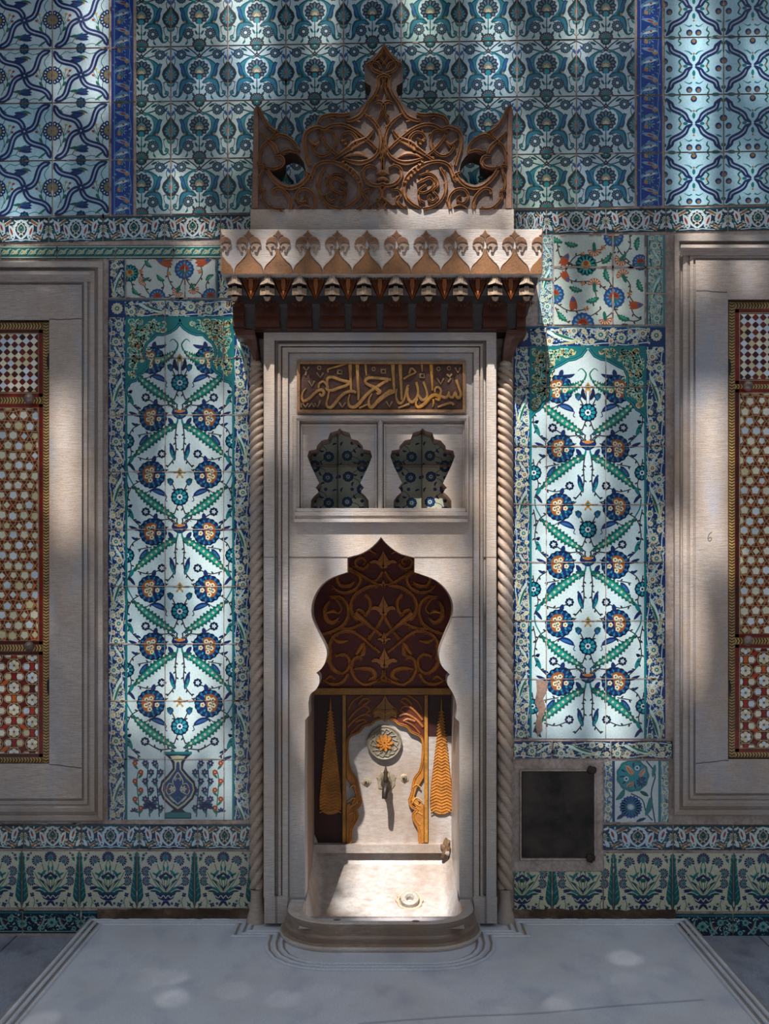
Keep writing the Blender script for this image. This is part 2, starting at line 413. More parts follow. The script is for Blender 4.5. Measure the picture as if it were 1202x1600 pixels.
# A. pale field tile with a palmette in an ogive (90 x 89)
def pat_palmette():
    P = Pat(); c = 45
    P.T = sym(c)
    P.at(0).line([(c, 11), (c - 6, 17), (c - 22, 13), (0, 2)], 2.0, INK); P.at(1).line([(c, 17), (c - 9, 8), (c - 20, 0)], 2.0, INK); P.at(1).line([(0, 20), (10, 10), (20, 2)], 1.2, INK); P.at(1).leaf(20, 3, 30, 8, 4, TEAD); P.at(1).leaf(4, 8, 9, 16, 3, BLU)
    P.at(2).line([(c + 7, 24), (c, 17), (c - 7, 23)], 2.2, INK); P.at(1).line([(0, 66), (6, 58), (12, 60)], 1.2, INK); P.at(1).leaf(34, 76, 38, 84, 4, TEAD); P.at(1).leaf(38, 64, 42, 72, 3.4, TEAD)
    P.at(1).line([(2, 14), (6, 22), (2, 36)], 1.2, INK); P.at(1).line([(2, 52), (10, 62), (6, 76), (0, 84)], 1.0, INK)
    # the outer band: split blue-green leaf hugging the ogive
    P.at(3).line([(c - 6, 17), (c - 17, 23), (c - 24, 33), (c - 23, 45), (c - 14, 54), (c - 5, 60)], [2, 5, 10.5, 11.5, 9.5, 3], H('1b505c'), 5)
    P.at(4).line([(c - 8, 19), (c - 18, 25), (c - 24, 34), (c - 22, 45), (c - 13, 53)], [.5, 3, 7.6, 8, 5.6], H('2f8799'), 5)
    P.at(5).poly([(12, 28), (17, 26), (21, 33), (23, 42), (28, 50), (24, 53), (17, 47), (15, 36)], TEAD); P.at(6).poly([(14, 29), (17, 29), (20, 36), (22, 44), (24, 49), (19, 45), (16, 36)], BLU)
    P.at(5).line([(c - 6, 58), (c - 16, 55), (20, 58), (16, 66), (15, 76), (11, 83), (5, 81), (3, 75), (8, 73)], [3, 7, 10.5, 8, 6, 3, 1.8, 1.8, 2.2], H('1b505c'), 5)
    P.at(6).line([(c - 8, 57.5), (c - 16, 56), (21, 59), (17, 66), (15, 75)], [1, 4.4, 7.4, 5.2, 3], H('2f7c96'), 5)
    P.at(7).disc(21, 51, 2.2, H('9c8468'), 6); P.at(7).disc(6.5, 77, 2.6, TEAL, 7)
    # white ogive
    P.at(8).line([(c, 19), (c - 8, 25), (c - 16, 34), (c - 15, 44), (c - 6, 53), (c, 59)], [2, 3.6, 4, 4, 4, 2], WHT, 5)
    for x, y, r in ((16, 12.5, 8.6), (27, 69.5, 9.4)):
        P.at(9).line([(x, y), (x + (10 if y < 20 else 8), y + (1 if y < 20 else -9))], 1.1, INK, 0)
        P.at(10).petals(x, y, 1, r, 11, 4.6, INK, .2); P.at(11).petals(x, y, 1.5, r * .85, 11, 1.9, H('5c7f96'), .2); P.at(12).disc(x, y, r * .42, INK, 8); P.at(13).disc(x, y, r * .27, WHT, 7)
    P.at(9).line([(27, 76), (24, 86)], 1.2, INK, 0); P.at(9).leaf(32, 16, 41, 21, 4, TEAL); P.at(9).leaf(27, 82, 22, 88, 3, TEAL)
    # side half palmette
    P.at(9).poly([(0, 24), (5, 31), (11, 38), (13, 45), (10, 53), (4, 59), (0, 61)], INK); P.at(10).poly([(0, 29), (4, 37), (8, 45), (5, 52), (0, 56)], TEAL); P.at(11).poly([(0, 36), (4, 45), (0, 52)], H('8d7560')); P.at(12).petals(0, 46, 2, 9, 9, 1.6, LTB)
    P.at(9).leaf(0, 66, 5, 60, 4, TEAL); P.at(9).leaf(0, 22, 4, 14, 4, BLU)
    P.T = [ID]
    P.at(14).petals(c, 38, 3, 16.5, 13, 7, INK, -pi / 2); P.at(15).petals(c, 38, 5, 14.5, 13, 3, H('58788e'), -pi / 2); P.at(16).disc(c, 40, 9.5, INK, 12)
    P.at(17).poly([(c - 7, 41), (c - 5, 35), (c, 31), (c + 5, 35), (c + 7, 41), (c, 44)], TURQ); P.at(18).petals(c, 42, 0, 8, 7, 2.4, H('a08468'), pi, pi * 1.17); P.at(19).petals(c, 43, 0, 5, 5, 1.6, CREAM, pi, pi * 1.25)
    P.at(20).poly([(c - 3, 46), (c + 3, 46), (c + 3.5, 52), (c, 56), (c - 3.5, 52)], TURQ)
    P.at(20).line([(c, 56), (c, 78)], 1.4, INK, 0); P.at(21).disc(c, 70, 2.2, TEAL, 6)
    P.at(22).petals(c, 89, 3, 12, 9, 5, INK, pi, pi * 1.12); P.at(23).petals(c, 89, 3, 10, 9, 2, H('77808a'), pi, pi * 1.12); P.at(24).petals(c, 89, 0, 6, 5, 3, TEAL, pi, pi * 1.25)
    P.at(22).petals(c, 0, 2, 9, 7, 5, INK, 0, pi * 1.17); P.at(23).petals(c, 0, 1, 6, 5, 3, TEAL, 0, pi * 1.25); P.at(24).line([(c, 8), (c, 14)], 1.2, INK, 0)
    return P
# B. tulips between crossing ribbons (88 x 86)
def wavy(P, x0, y0, x1, y1, L, w=9.6, amp=5.5):
    dx, dy = x1 - x0, y1 - y0; l = math.hypot(dx, dy); nx, ny = -dy / l, dx / l
    pts = [(x0 + dx * t + nx * amp * sin(2 * pi * t * 1.0), y0 + dy * t + ny * amp * sin(2 * pi * t * 1.0)) for t in (i / 12 for i in range(13))]
    P.at(L).line(pts, [2] + [w] * 11 + [2], NAVY, 2); P.at(L + 1).line(pts[1:-1], [.8] + [2.3] * 9 + [.8], H('b9c3dd'), 2)
def pat_tulip():
    P = Pat()
    for x, y, a in ((30, 17, 2.9), (33, 73, -.25), (56, 17, 2.9), (50, 76, 0)):
        pass
    P.at(0).line([(44, 0), (30, 6), (20, 4), (8, 14)], 1.1, GRN); P.at(0).line([(44, 0), (58, 8), (74, 3)], 1.1, GRN); P.at(0).line([(44, 86), (30, 78), (18, 82)], 1.1, GRN); P.at(0).line([(44, 86), (60, 80), (74, 84)], 1.1, GRN)
    for x, y, s in ((2, 40, 1), (88, 40, -1)):
        P.at(0).line([(x, y), (x + s * 10, y + 18), (x + s * 5, y + 34)], 1.2, GRN); P.at(0).line([(x, y), (x + s * 12, y - 18), (x + s * 4, y - 32)], 1.2, GRN)
    P.at(2).line([(22, 70), (36, 66), (30, 78)], 1.2, GRN); P.at(2).leaf(24, 68, 48, 62, 4, GRN, 3); P.at(2).leaf(34, 14, 56, 16, 4, GRN, -3); P.at(2).leaf(6, 84, 20, 74, 3.5, GRN); P.at(2).leaf(66, 84, 80, 74, 3.5, GRN); P.at(2).leaf(6, 8, 16, 14, 3, GRN); P.at(2).leaf(64, 6, 74, 12, 3, GRN)
    P.at(5).tulip(46, 70, 11, -.1, NAVY, BLU, 3); P.at(8).disc(37, 72, 2.6, ORG, 6)
    P.at(5).tulip(38, 17, 11, 3.05, NAVY, BLU, 3); P.at(8).disc(48, 16, 2.6, ORG, 6)
    for x0, s in ((12, 1), (76, -1)):
        P.at(5).line([(x0, 66), (x0 + s * 5, 50), (x0 - s * 1, 34)], 1.3, GRN)
        for k, (dx, dy) in enumerate(((8, 34), (12, 44), (2, 40), (14, 36))): P.at(6).line([(x0 + s * 4, 50), (x0 + s * dx, dy)], .8, GRN, 0); P.at(8 + k).leaf(x0 + s * (dx - 2), dy, x0 + s * (dx + 3), dy - 2, 4, RED if k % 2 else YEL)
        P.at(9).leaf(x0 + s * 4, 60, x0 + s * 8, 52, 4, GRN); P.at(9).leaf(x0 - s * 4, 42, x0, 32, 3, GRN)
    wavy(P, 2, 2, 44, 42, 14); wavy(P, 86, 2, 44, 42, 16); wavy(P, 2, 84, 44, 42, 18); wavy(P, 86, 84, 44, 42, 20)
    P.at(22).disc(44, 42, 3, NAVY, 8); P.at(23).disc(44, 42, 1.4, WHT, 6)
    for x in (0, 88):
        P.at(24).petals(x, 42, 8, 15, 14, 6.2, NAVY); P.at(25).disc(x, 42, 12.5, NAVY, 16); P.at(26).petals(x, 42, 9, 12.5, 14, 2.4, WHT); P.at(27).disc(x, 42, 8, H('8f6d3c'), 12); P.at(28).petals(x, 42, 1, 7, 7, 3, H('7b8d79')); P.at(29).disc(x, 42, 2, RED, 6)
    for y in (0, 86):
        P.at(24).petals(44, y, 0, 8, 8, 5, NAVY); P.at(25).petals(44, y, 0, 5, 5, 2.4, TEAL); P.at(26).disc(44, y, 2, NAVD, 6)
    return P
# C. ogival lattice with clustered discs (90 x 86)
def pat_discs():
    P = Pat()
    def tr(x, y, up=1):
        for dx, dy in ((-7, 0), (7, 0), (0, 12 * up)):
            P.at(3).disc(x + dx, y + dy, 5, NAVY, 14); P.at(4).disc(x + dx + .6, y + dy + 1, 3.2, H('5a6a88'), 10); P.at(5).disc(x + dx + .6, y + dy + 1.4, 2.5, H('a8733f'), 9)
    tr(45, 79.5, 1); P.at(3).disc(45, 5.5, 5, NAVY, 14); P.at(4).disc(45, 4.5, 3, H('a8733f'), 10)
    for x in (0, 90):
        tr(x, 47, -1)
    for x0, s in ((2, 1), (88, -1)):
        for y0, y1 in ((4, 43), (84, 43)):
            pts = [(x0 + s * a, y0 + (y1 - y0) * b) for a, b in ((0, 0), (7, .22), (10, .4), (22, .55), (29, .68), (33, .85), (41, .98))]
            P.at(8).line(pts, [2, 9, 9.6, 9.6, 9.6, 8, 2], NAVY, 4); P.at(9).line(pts[1:-1], [1, 2.2, 2.2, 2.2, 1], H('c3c8dc'), 4)
    for sx in (1, -1):
        P.at(10).line([(45 + sx * 3, 25), (45 + sx * 8, 21), (45 + sx * 15, 19)], [2.5, 1.8, .5], TEAL); P.at(10).line([(45 + sx * 3, 68), (45 + sx * 8, 70), (45 + sx * 15, 66)], [2.5, 1.8, .5], TEAL)
        P.at(10).leaf(45 + sx * 9, 43, 45 + sx * 17, 43, 5, TEAL); P.at(11).disc(45 + sx * 20, 43, 2, ORG, 6)
        P.at(10).line([(45 + sx * 18, 53), (45 + sx * 23, 50), (45 + sx * 20, 43), (45 + sx * 23, 36), (45 + sx * 19, 31), (45 + sx * 22, 25)], [1, 3, 1.5, 3, 2, .6], GRN, 3)
        P.at(10).line([(45 + sx * 21, 0), (45 + sx * 24, 4), (45 + sx * 20, 8), (45 + sx * 24, 12)], [3, 1.5, 3, .6], GRN, 3); P.at(10).line([(45 + sx * 21, 86), (45 + sx * 24, 80), (45 + sx * 20, 76), (45 + sx * 22, 70)], [3, 1.5, 3, .6], GRN, 3)
        P.at(10).leaf(45 + sx * 44, 18, 45 + sx * 35, 26, 3, TEAL); P.at(10).leaf(45 + sx * 44, 64, 45 + sx * 34, 60, 3, TEAL); P.at(10).leaf(45 + sx * 28, 0, 45 + sx * 40, 0, 4, TEAL); P.at(10).leaf(45 + sx * 28, 86, 45 + sx * 40, 86, 4, TEAL)
    for y, s in ((30, 1), (55, -1)):
        P.at(10).leaf(45, y - 4 * s, 45, y + 6 * s, 5, TEAL); P.at(11).disc(45, y - 6 * s, 1.8, ORG, 6)
    for x in (0, 90):
        for y in (8, 76): P.at(10).disc(x, y, 3, GRN, 6)
    return P
# D. cobalt strip (36 x 88)
def pat_cobalt(seed=1):
    P = Pat(); R = random.Random(seed)
    P.at(0).line([(5, 0), (5, 88)], 1.2, LTB, 0); P.at(0).line([(31, 0), (30, 20), (33, 44), (30, 66), (31, 88)], 1.2, LTB)
    for y in (-44, 0, 44, 88):
        P.at(2).line([(5, y + 40), (18, y + 30), (30, y + 34)], 5, LTB); P.at(3).leaf(8, y + 38, 28, y + 33, 4, WHT); P.at(4).disc(20, y + 34, 1.8, RED, 6)
        P.at(2).leaf(6, y + 14, 30, y + 20, 6, H('8aa8cc')); P.at(4).leaf(14, y + 16, 24, y + 19, 3, RED)
        P.at(5).petals(10, y + 6, 0, 6, 4, 2.4, H('c99b63'), -1.2, 1.6); P.at(5).petals(26, y + 26, 0, 6, 4, 2.4, H('c99b63'), -2.2, 1.6)
        P.at(3).petals(18, y + 22 + 22, 1, 8, 8, 2, LTB); P.at(4).disc(18, y + 44, 3, TEAL, 7); P.at(5).disc(18, y + 44, 1.4, ORG, 5)
        for _ in range(34):
            x, yy = R.uniform(5, 31), y + R.uniform(0, 44); P.at(2).leaf(x, yy, x + R.uniform(-5, 5), yy + R.uniform(-4, 4), 2.0, R.choice([LTB, H('9db9d6'), H('3f6fb8'), H('3f6fb8'), TEAL]))
    return P
# E. frieze: leaves and brushes round a drop palmette (90 x 40)
def pat_frieze(cream=CREAM, ox=0):
    P = Pat(); P.T = sym(45); R = random.Random(3)
    P.at(0).line([(0, 2.2), (90, 2.2)], 1.6, TEAL, 0); P.at(0).line([(0, 37.8), (90, 37.8)], 1.6, TEAL, 0)
    for _ in range(95):
        x, y = R.uniform(1, 45), R.uniform(5, 36); P.at(1).leaf(x, y, x + R.uniform(-6, 6), y + R.uniform(-5, 5), 2.1, R.choice([cream, WHT, TEAL, WHT]))
    P.at(2).line([(45, 4), (37, 9), (33.5, 18), (37, 28), (45, 35)], 3.2, WHT); P.at(3).line([(45, 9), (40, 14), (39, 20), (45, 27)], 1.4, cream); P.at(4).disc(45, 18, 3.6, TEAL, 8, 4.6); P.at(5).disc(45, 16, 1.2, cream, 5)
    for a, b, c, d, e in ((9, 5, 15, 29, 9.5), (25, 11, 32, 37, 9.5)):
        P.at(4).leaf(a, b, c, d, e, WHT, -1.5); P.at(6).leaf(a + 1.5, b + 5, c - 1, d - 8, 3.4, H('9c3a22')); P.at(6).disc(c - 1, d - 5, 1.6, TEAL, 5)
    P.at(4).leaf(2, 24, 8, 36, 5, WHT); P.at(4).leaf(0, 8, 7, 5, 4, WHT)
    for x, y, a in ((24, 8, -.55), (17, 33, -.55)):
        for k in (-2.4, 0, 2.4): P.at(7).line([(x - 6 * cos(a) - k * sin(a), y - 6 * sin(a) + k * cos(a)), (x + 6 * cos(a) - k * sin(a), y + 6 * sin(a) + k * cos(a))], [1.4, 2.2, .8], cream if k else ORG, 0)
    P.at(5).disc(0, 20, 5.5, TEAL, 8); P.at(6).petals(0, 20, 1, 6.5, 9, 1.6, cream)
    P.at(3).line([(18, 38), (30, 37), (38, 36), (45, 38)], 1.4, WHT)
    return P
# F. thin teal garland (40 x 22)
def pat_garland():
    P = Pat(); P.at(0).line([(0, 2), (90, 2)], 1.4, CREAM, 0); P.at(0).line([(0, 20), (90, 20)], 1.4, CREAM, 0)
    for i in range(-1, 8):
        x = i * 13; P.at(2 + i % 2).line([(x, 16), (x + 6, 8), (x + 13, 16)], [1, 2, 1], H('b9c79c'), 4)
        P.at(4).leaf(x + 2, 15, x + 13, 5, 4.2, H('a9c9b8'), 1.5); P.at(5).leaf(x + 4, 6, x + 10, 16, 2.2, H('c9b97a')); P.at(6).disc(x + 1, 6, 1.3, H('8fc0bd'), 5); P.at(6).leaf(x + 8, 17, x + 14, 14, 2.4, TEAD)
    return P
# J. dado: bowl of carnations between half cypresses (92 x 91)
def pat_dado():
    P = Pat(); P.T = sym(46)
    P.at(0).line([(46, 70), (30, 52), (20, 34)], 1.2, GRN); P.at(0).line([(46, 70), (32, 60), (14, 48)], 1.2, GRN); P.at(0).line([(46, 70), (38, 40), (32, 20)], 1.2, GRN); P.at(0).line([(46, 68), (42, 30), (45, 12)], 1.1, GRN)
    P.at(2).leaf(44, 66, 26, 44, 4.5, TEAD, 3); P.at(2).leaf(42, 68, 22, 58, 4.5, TEAL, 3); P.at(2).leaf(40, 30, 30, 44, 4.5, TEAL, 2); P.at(2).leaf(42, 22, 44, 32, 3.6, TEAL); P.at(2).leaf(24, 34, 34, 40, 3.6, TEAL); P.at(2).leaf(36, 66, 20, 64, 3.6, TEAD, 1); P.at(3).line([(46, 68), (36, 50)], [3.6, 1.6], H('b9b594'), 0)
    P.at(5).carn(24, 15, 9.2, -2.1, NAVY, TEAL, 10, None, 2.3, .84); P.at(5).carn(14, 32, 8.6, -2.9, NAVY, TEAL, 10, None, 2.3, .84); P.at(5).carn(15, 48, 8.2, 3.1, NAVY, TEAL, 10, None, 2.3, .84)
    P.at(5).tulip(22, 59, 7, 3.0, NAVY, NAVD, 2)
    P.at(7).poly([(46, 33), (40, 37), (34, 40), (37, 45), (41, 44), (46, 43)], NAVY); P.at(8).poly([(46, 37), (42, 41), (40, 44), (46, 44)], H('d6d4b0')); P.at(9).disc(44.5, 43, 3.6, GRN, 6); P.at(7).poly([(46, 58), (42, 54), (44, 60), (46, 63)], NAVY)
    P.at(10).poly([(46, 66), (29, 66), (30, 69), (46, 69)], TEAD); P.at(10).poly([(46, 69), (31, 69), (34, 76), (40, 79), (46, 80)], NAVY); P.at(11).line([(33, 71), (38, 75), (42, 71), (46, 76)], 1.5, H('c9c7b4')); P.at(10).poly([(46, 80), (42, 80), (38, 88), (41, 88), (46, 83)], NAVY)
    P.at(5).line([(18, 90), (20, 80), (16, 70)], 1, GRN); P.at(5).line([(20, 82), (27, 88)], .8, GRN)
    for x, y, r in ((16, 70, 3.8), (28, 86, 4), (8, 86, 3.2), (10, 6, 2.6), (14, 3, 2), (8, 11, 2.2), (24, 80, 2.2), (36, 84, 2.4)): P.at(8).petals(x, y, 0, r, 4, r * .9, NAVY if r > 2.3 else TEAD, .5)
    P.at(8).leaf(4, 92, 12, 80, 2.4, GRN); P.at(8).leaf(6, 16, 12, 9, 3, TEAL)
    P.T = [ID, lambda x, y: (92 - x, y)]
    P.at(12).poly([(0, 1), (2, 4), (3.2, 18), (5, 38), (8.5, 60), (9.5, 72), (6, 80), (2, 82), (0, 90)], TEAD, 0)
    for i in range(16): P.at(14).leaf(1 + (i % 3), 78 - i * 4.6, (9.2 - i * .45), 70 - i * 4.5, 2, TURQ if i % 2 else GRN)
    P.T = [ID]
    P.at(12).carn(46, 10, 10.5, -pi / 2, NAVY, TEAL, 11, None, 2.2, .84)
    return P
# L. navy strip at the bottom (90 x 38)
def pat_base(seed=5):
    P = Pat(); R = random.Random(seed); g = H('7fb0a8')
    P.at(0).line([(0, 3), (90, 3)], 3, TEAL, 0); P.at(0).line([(0, 35), (90, 35)], 1.6, g, 0)
    P.at(1).line([(0, 20), (12, 10), (30, 28), (45, 12), (60, 28), (78, 10), (90, 20)], 1.5, g)
    for x, y, r in ((45, 20, 8), (18, 14, 5.5), (72, 14, 5.5), (30, 28, 4.5), (60, 28, 4.5), (0, 22, 7), (90, 22, 7), (10, 30, 4), (80, 30, 4)): P.at(4).petals(x, y, 1, r, 10, r * .42, g, R.random()); P.at(5).disc(x, y, r * .42, TEAL, 7); P.at(6).disc(x, y, r * .2, NAVD, 5)
    for _ in range(130):
        x, y = R.uniform(0, 90), R.uniform(6, 34); P.at(3).leaf(x, y, x + R.uniform(-5, 5), y + R.uniform(-4, 4), 1.6, R.choice([g, WHT, TEAL]))
    P.at(7).leaf(22, 32, 34, 10, 4.5, g, 2); P.at(7).leaf(68, 32, 56, 10, 4.5, g, -2); P.at(8).leaf(26, 25, 31, 15, 2.4, H('8c2f20')); P.at(8).leaf(64, 25, 59, 15, 2.4, H('8c2f20'))
    return P
# P. white tile with blue rosettes (96 x 96)
def pat_rosettes():
    P = Pat()
    pts = [(20, 20), (74, 22), (48, 46), (18, 72), (76, 74), (48, 92), (48, 0)]
    for a, b in ((0, 2), (1, 2), (2, 3), (2, 4), (3, 5), (4, 5), (0, 6), (1, 6)):
        (x0, y0), (x1, y1) = pts[a], pts[b]; P.at(0).line([(x0, y0), ((x0 + x1) / 2 + 6, (y0 + y1) / 2 - 5), (x1, y1)], 1.2, NAVY)
    for k, (x, y) in enumerate(pts): P.at(3).petals(x, y, 3, 11, 9, 7.2, NAVY); P.at(4).petals(x, y, 3, 9, 9, 2.8, BLU); P.at(5).disc(x, y, 3.6, WHT, 7); P.at(6).disc(x, y, 1.8, NAVY, 6)
    for x, y, a in ((34, 14, 0), (60, 12, 1), (8, 46, 2), (88, 48, 3), (34, 60, 1), (62, 60, 0), (30, 34, 2), (64, 34, 3), (34, 84, 0), (62, 84, 1), (6, 90, 2), (90, 92, 0)):
        P.at(3).leaf(x - 5 * cos(a), y - 4 * sin(a), x + 5 * cos(a), y + 5 * sin(a) + 2, 4, NAVY, 2)
    for x, y in ((48, 22), (48, 70), (2, 20), (94, 22), (28, 46), (70, 46)): P.at(3).disc(x, y, 3.8, NAVY, 8); P.at(4).disc(x, y, 1.5, BLU, 6)
    return P
# border of the tall panels: daisies and a long leaf on blue (30 x 180, two tiles)
def pat_border(seed=2, navy=None):
    P = Pat(); R = random.Random(seed); g = H('d9d8bd')
    P.at(0).line([(2, 0), (5, 30), (2, 60), (6, 95), (2, 130), (6, 160), (2, 180)], 1.5, WHT); P.at(0).line([(28, 0), (24, 40), (28, 80), (23, 110), (28, 150), (28, 180)], 1.5, WHT)
    for _ in range(300):
        x, y = R.uniform(1, 29), R.uniform(0, 180); P.at(1).leaf(x, y, x + R.uniform(-4, 4), y + R.uniform(-7, 7), 2.0, R.choice([g, WHT, WHT, H('8fb4bf'), H('c9bf96'), TEAL]))
    for _ in range(26):
        x, y = R.uniform(3, 27), R.uniform(0, 180); P.at(2).petals(x, y, 0, 4, 6, 2.2, R.choice([g, WHT]), R.random()); P.at(3).disc(x, y, 1.2, R.choice([RED, TEAL, CREAM]), 5)
    P.at(3).leaf(6, 176, 25, 112, 8, H('cfe4da'), -2, edge=None); P.at(4).leaf(10, 162, 22, 126, 4.2, GRN, -1); P.at(5).line([(4, 140), (6, 158), (14, 172)], [1.5, 4, 1], H('c9bf8e'))
    P.at(3).leaf(24, 84, 8, 60, 4.5, H('cfe4da'), 1)
    for x, y, r, c in ((18, 20, 8.4, TEAL), (13, 52, 8, TEAL), (20, 86, 6.4, H('8a5a30')), (9, 104, 7.4, TEAL), (8, 36, 4.4, RED), (24, 38, 4.6, CREAM), (7, 74, 4.6, CREAM), (22, 66, 4.2, RED), (24, 104, 4, CREAM), (8, 122, 5.5, H('8a5a30')), (24, 160, 6, TEAL), (8, 6, 5, CREAM), (23, 176, 4.6, CREAM)):
        P.at(6).petals(x, y, 1, r, 11, r * .44, g, R.random()); P.at(7).disc(x, y, r * .46, c, 8); P.at(8).disc(x, y, r * .2, WHT if c != CREAM else RED, 5)
    return P
def border_flat(P, B, x0, y0, x1, y1, up=False, horiz=False, bw=30., phase=0.):
    """run the border drawing B along a strip, repeated, inside drawing P"""
    L = (x1 - x0) if horiz else (y1 - y0); wd = (y1 - y0) if horiz else (x1 - x0); sc = wd / bw; off = -phase
    while off * sc < L:
        for pts, col, l in B.P:
            q = [((x0 + (y + off) * sc, y1 - x * sc) if horiz else (x0 + (x if not up else bw - x) * sc, y0 + (y + off) * sc)) for x, y in pts]
            q = clip_poly(q, x0, y0, x1, y1)
            if len(q) >= 3: P.P.append((q, col, l + 1))
        off += 180
# tall panel field rows, drawn from the axis outwards
GL = (TEAD, GRN, H('1d7f6f'))
def saz(P, L, x0, y0, x1, y1, w, bend=0.):
    P.at(L).leaf(x0, y0, x1, y1, w, H('14564c'), bend, 13); P.at(L + 2).leaf(x0 + (x1 - x0) * .06, y0 + (y1 - y0) * .06, x0 + (x1 - x0) * .94, y0 + (y1 - y0) * .94, w * .5, H('1f8a80'), bend, 0, dots=(8, CREAM, RED, w * .125))
def big(P, L, x, y, r, flip):
    P.at(L).petals(x, y, r * .55, r, 16, r * .46, NAVD, .1); P.at(L + 1).disc(x, y, r * .86, NAVY, 20)
    P.at(L + 2).petals(x, y, r * .62, r * .93, 14, r * .16, H('1d6d94')); P.at(L + 3).petals(x, y, r * .45, r * .66, 9, r * .14, TURQ)
    s = -1 if flip else 1
    P.at(L + 4).poly([(x - s * r * .66, y - r * .2), (x - s * r * .3, y - r * .62), (x + s * r * .25, y - r * .55), (x + s * r * .18, y - r * .1), (x + s * r * .1, y + r * .3), (x - s * r * .1, y + r * .6), (x - s * r * .5, y + r * .45)], H('94572a'), 3)
    for dx, dy in ((-.3, -.25), (.02, -.35), (-.34, .14), (-.1, .05), (-.08, .4)): P.at(L + 5).petals(x + s * dx * r, y + dy * r, 0, r * .17, 5, r * .16, CREAM); P.at(L + 6).disc(x + s * dx * r, y + dy * r, r * .06, NAVY, 5)
    P.at(L + 5).petals(x + s * r * .42, y + r * .1, 0, r * .17, 5, r * .16, CREAM); P.at(L + 6).disc(x + s * r * .42, y + r * .1, r * .06, RED, 5)
    P.at(L + 2).leaf(x + s * r * .1, y - r * .8, x + s * r * .25, y - r * 1.35, r * .32, NAVY)
def rowQ(P, c, y, s=1.0, hw=84, vase=False):
    """leaves gather towards the axis at the foot of the tile"""
    for sg in (1, -1):
        P.T = [lambda X, Y: (c + sg * X * s, y + Y * s)]
        P.at(0).stem([(4, 86), (12, 74), (32, 74), (53, 62)], 1.9, INK); P.at(0).stem([(0, 40), (7, 28), (13, 16)], 1.9, INK); P.at(0).stem([(0, 40), (5, 56), (9, 66)], 1.9, INK)
        P.at(0).line([(70, 24), (80, 6), (82, -8)], 2, TEAL); P.at(0).stem([(84, 8), (80, 30), (82, 52), (76, 70), (60, 86)], 1.7, INK); P.at(0).stem([(30, 32), (44, 28), (56, 36)], 1.4, INK)
        P.at(2).poly([(10, 12), (15, 9), (20, 11), (19, 17), (14, 22), (11, 19)], TEAD); P.at(3).leaf(12, 13, 17, 20, 4, BLU)
        P.at(2).leaf(20, 38, 46, 27, 9, NAVY, -2); P.at(4).leaf(24, 35, 42, 29, 4, BLU, -1); P.at(3).line([(20, 38), (22, 44), (19, 46)], 1.4, NAVY)
        saz(P, 8, 7, 71, 73, 22, 15.5, 3)
        P.at(2).petals(53, 62, 2, 7, 8, 4.4, NAVD); P.at(3).disc(53, 62, 4.6, NAVD, 10); P.at(5).petals(53, 62, 0, 3.6, 5, 2.2, WHT)
        P.at(2).leaf(72, 74, 79, 56, 7, TEAL, 1); P.at(3).petals(76, 56, 0, 6, 4, 2.6, NAVY, -1.8, 1.6)
        P.at(2).leaf(60, 80, 70, 76, 4, NAVY); P.at(2).leaf(62, 92, 80, 84, 5, NAVY)
        P.at(3).petals(9, 68, 1, 6, 3, 2.6, NAVY, 1.0, 1.8); P.at(2).leaf(28, 76, 40, 70, 2.6, INK)
        if not vase: P.at(6).poly([(0, 82), (7, 84), (11, 80), (13, 86), (9, 92), (4, 95), (0, 96)], NAVY); P.at(8).poly([(0, 81), (8, 82), (5, 85), (0, 86)], ORG); P.at(8).leaf(1, 92, 7, 89, 3, TEAL); P.at(4).line([(8, 82), (14, 75), (18, 77)], [2.4, 1.5, .6], INK); P.at(4).stem([(5, 80), (4, 72)], 2.3, INK)
    P.T = [lambda X, Y: (c + X * s, y + Y * s)]
    P.at(14).rosette(0, 39, 14, NAVD, TURQ, WHT, 14)
    P.at(14).poly([(0, -7), (5, 0), (0, 7), (-5, 0)], H('b58440')); P.at(15).poly([(0, -4), (2.6, 0), (0, 4), (-2.6, 0)], GRN); P.at(13).petals(0, 1, 3, 10, 4, 3, H('b58440'), 0, pi * 1.34)
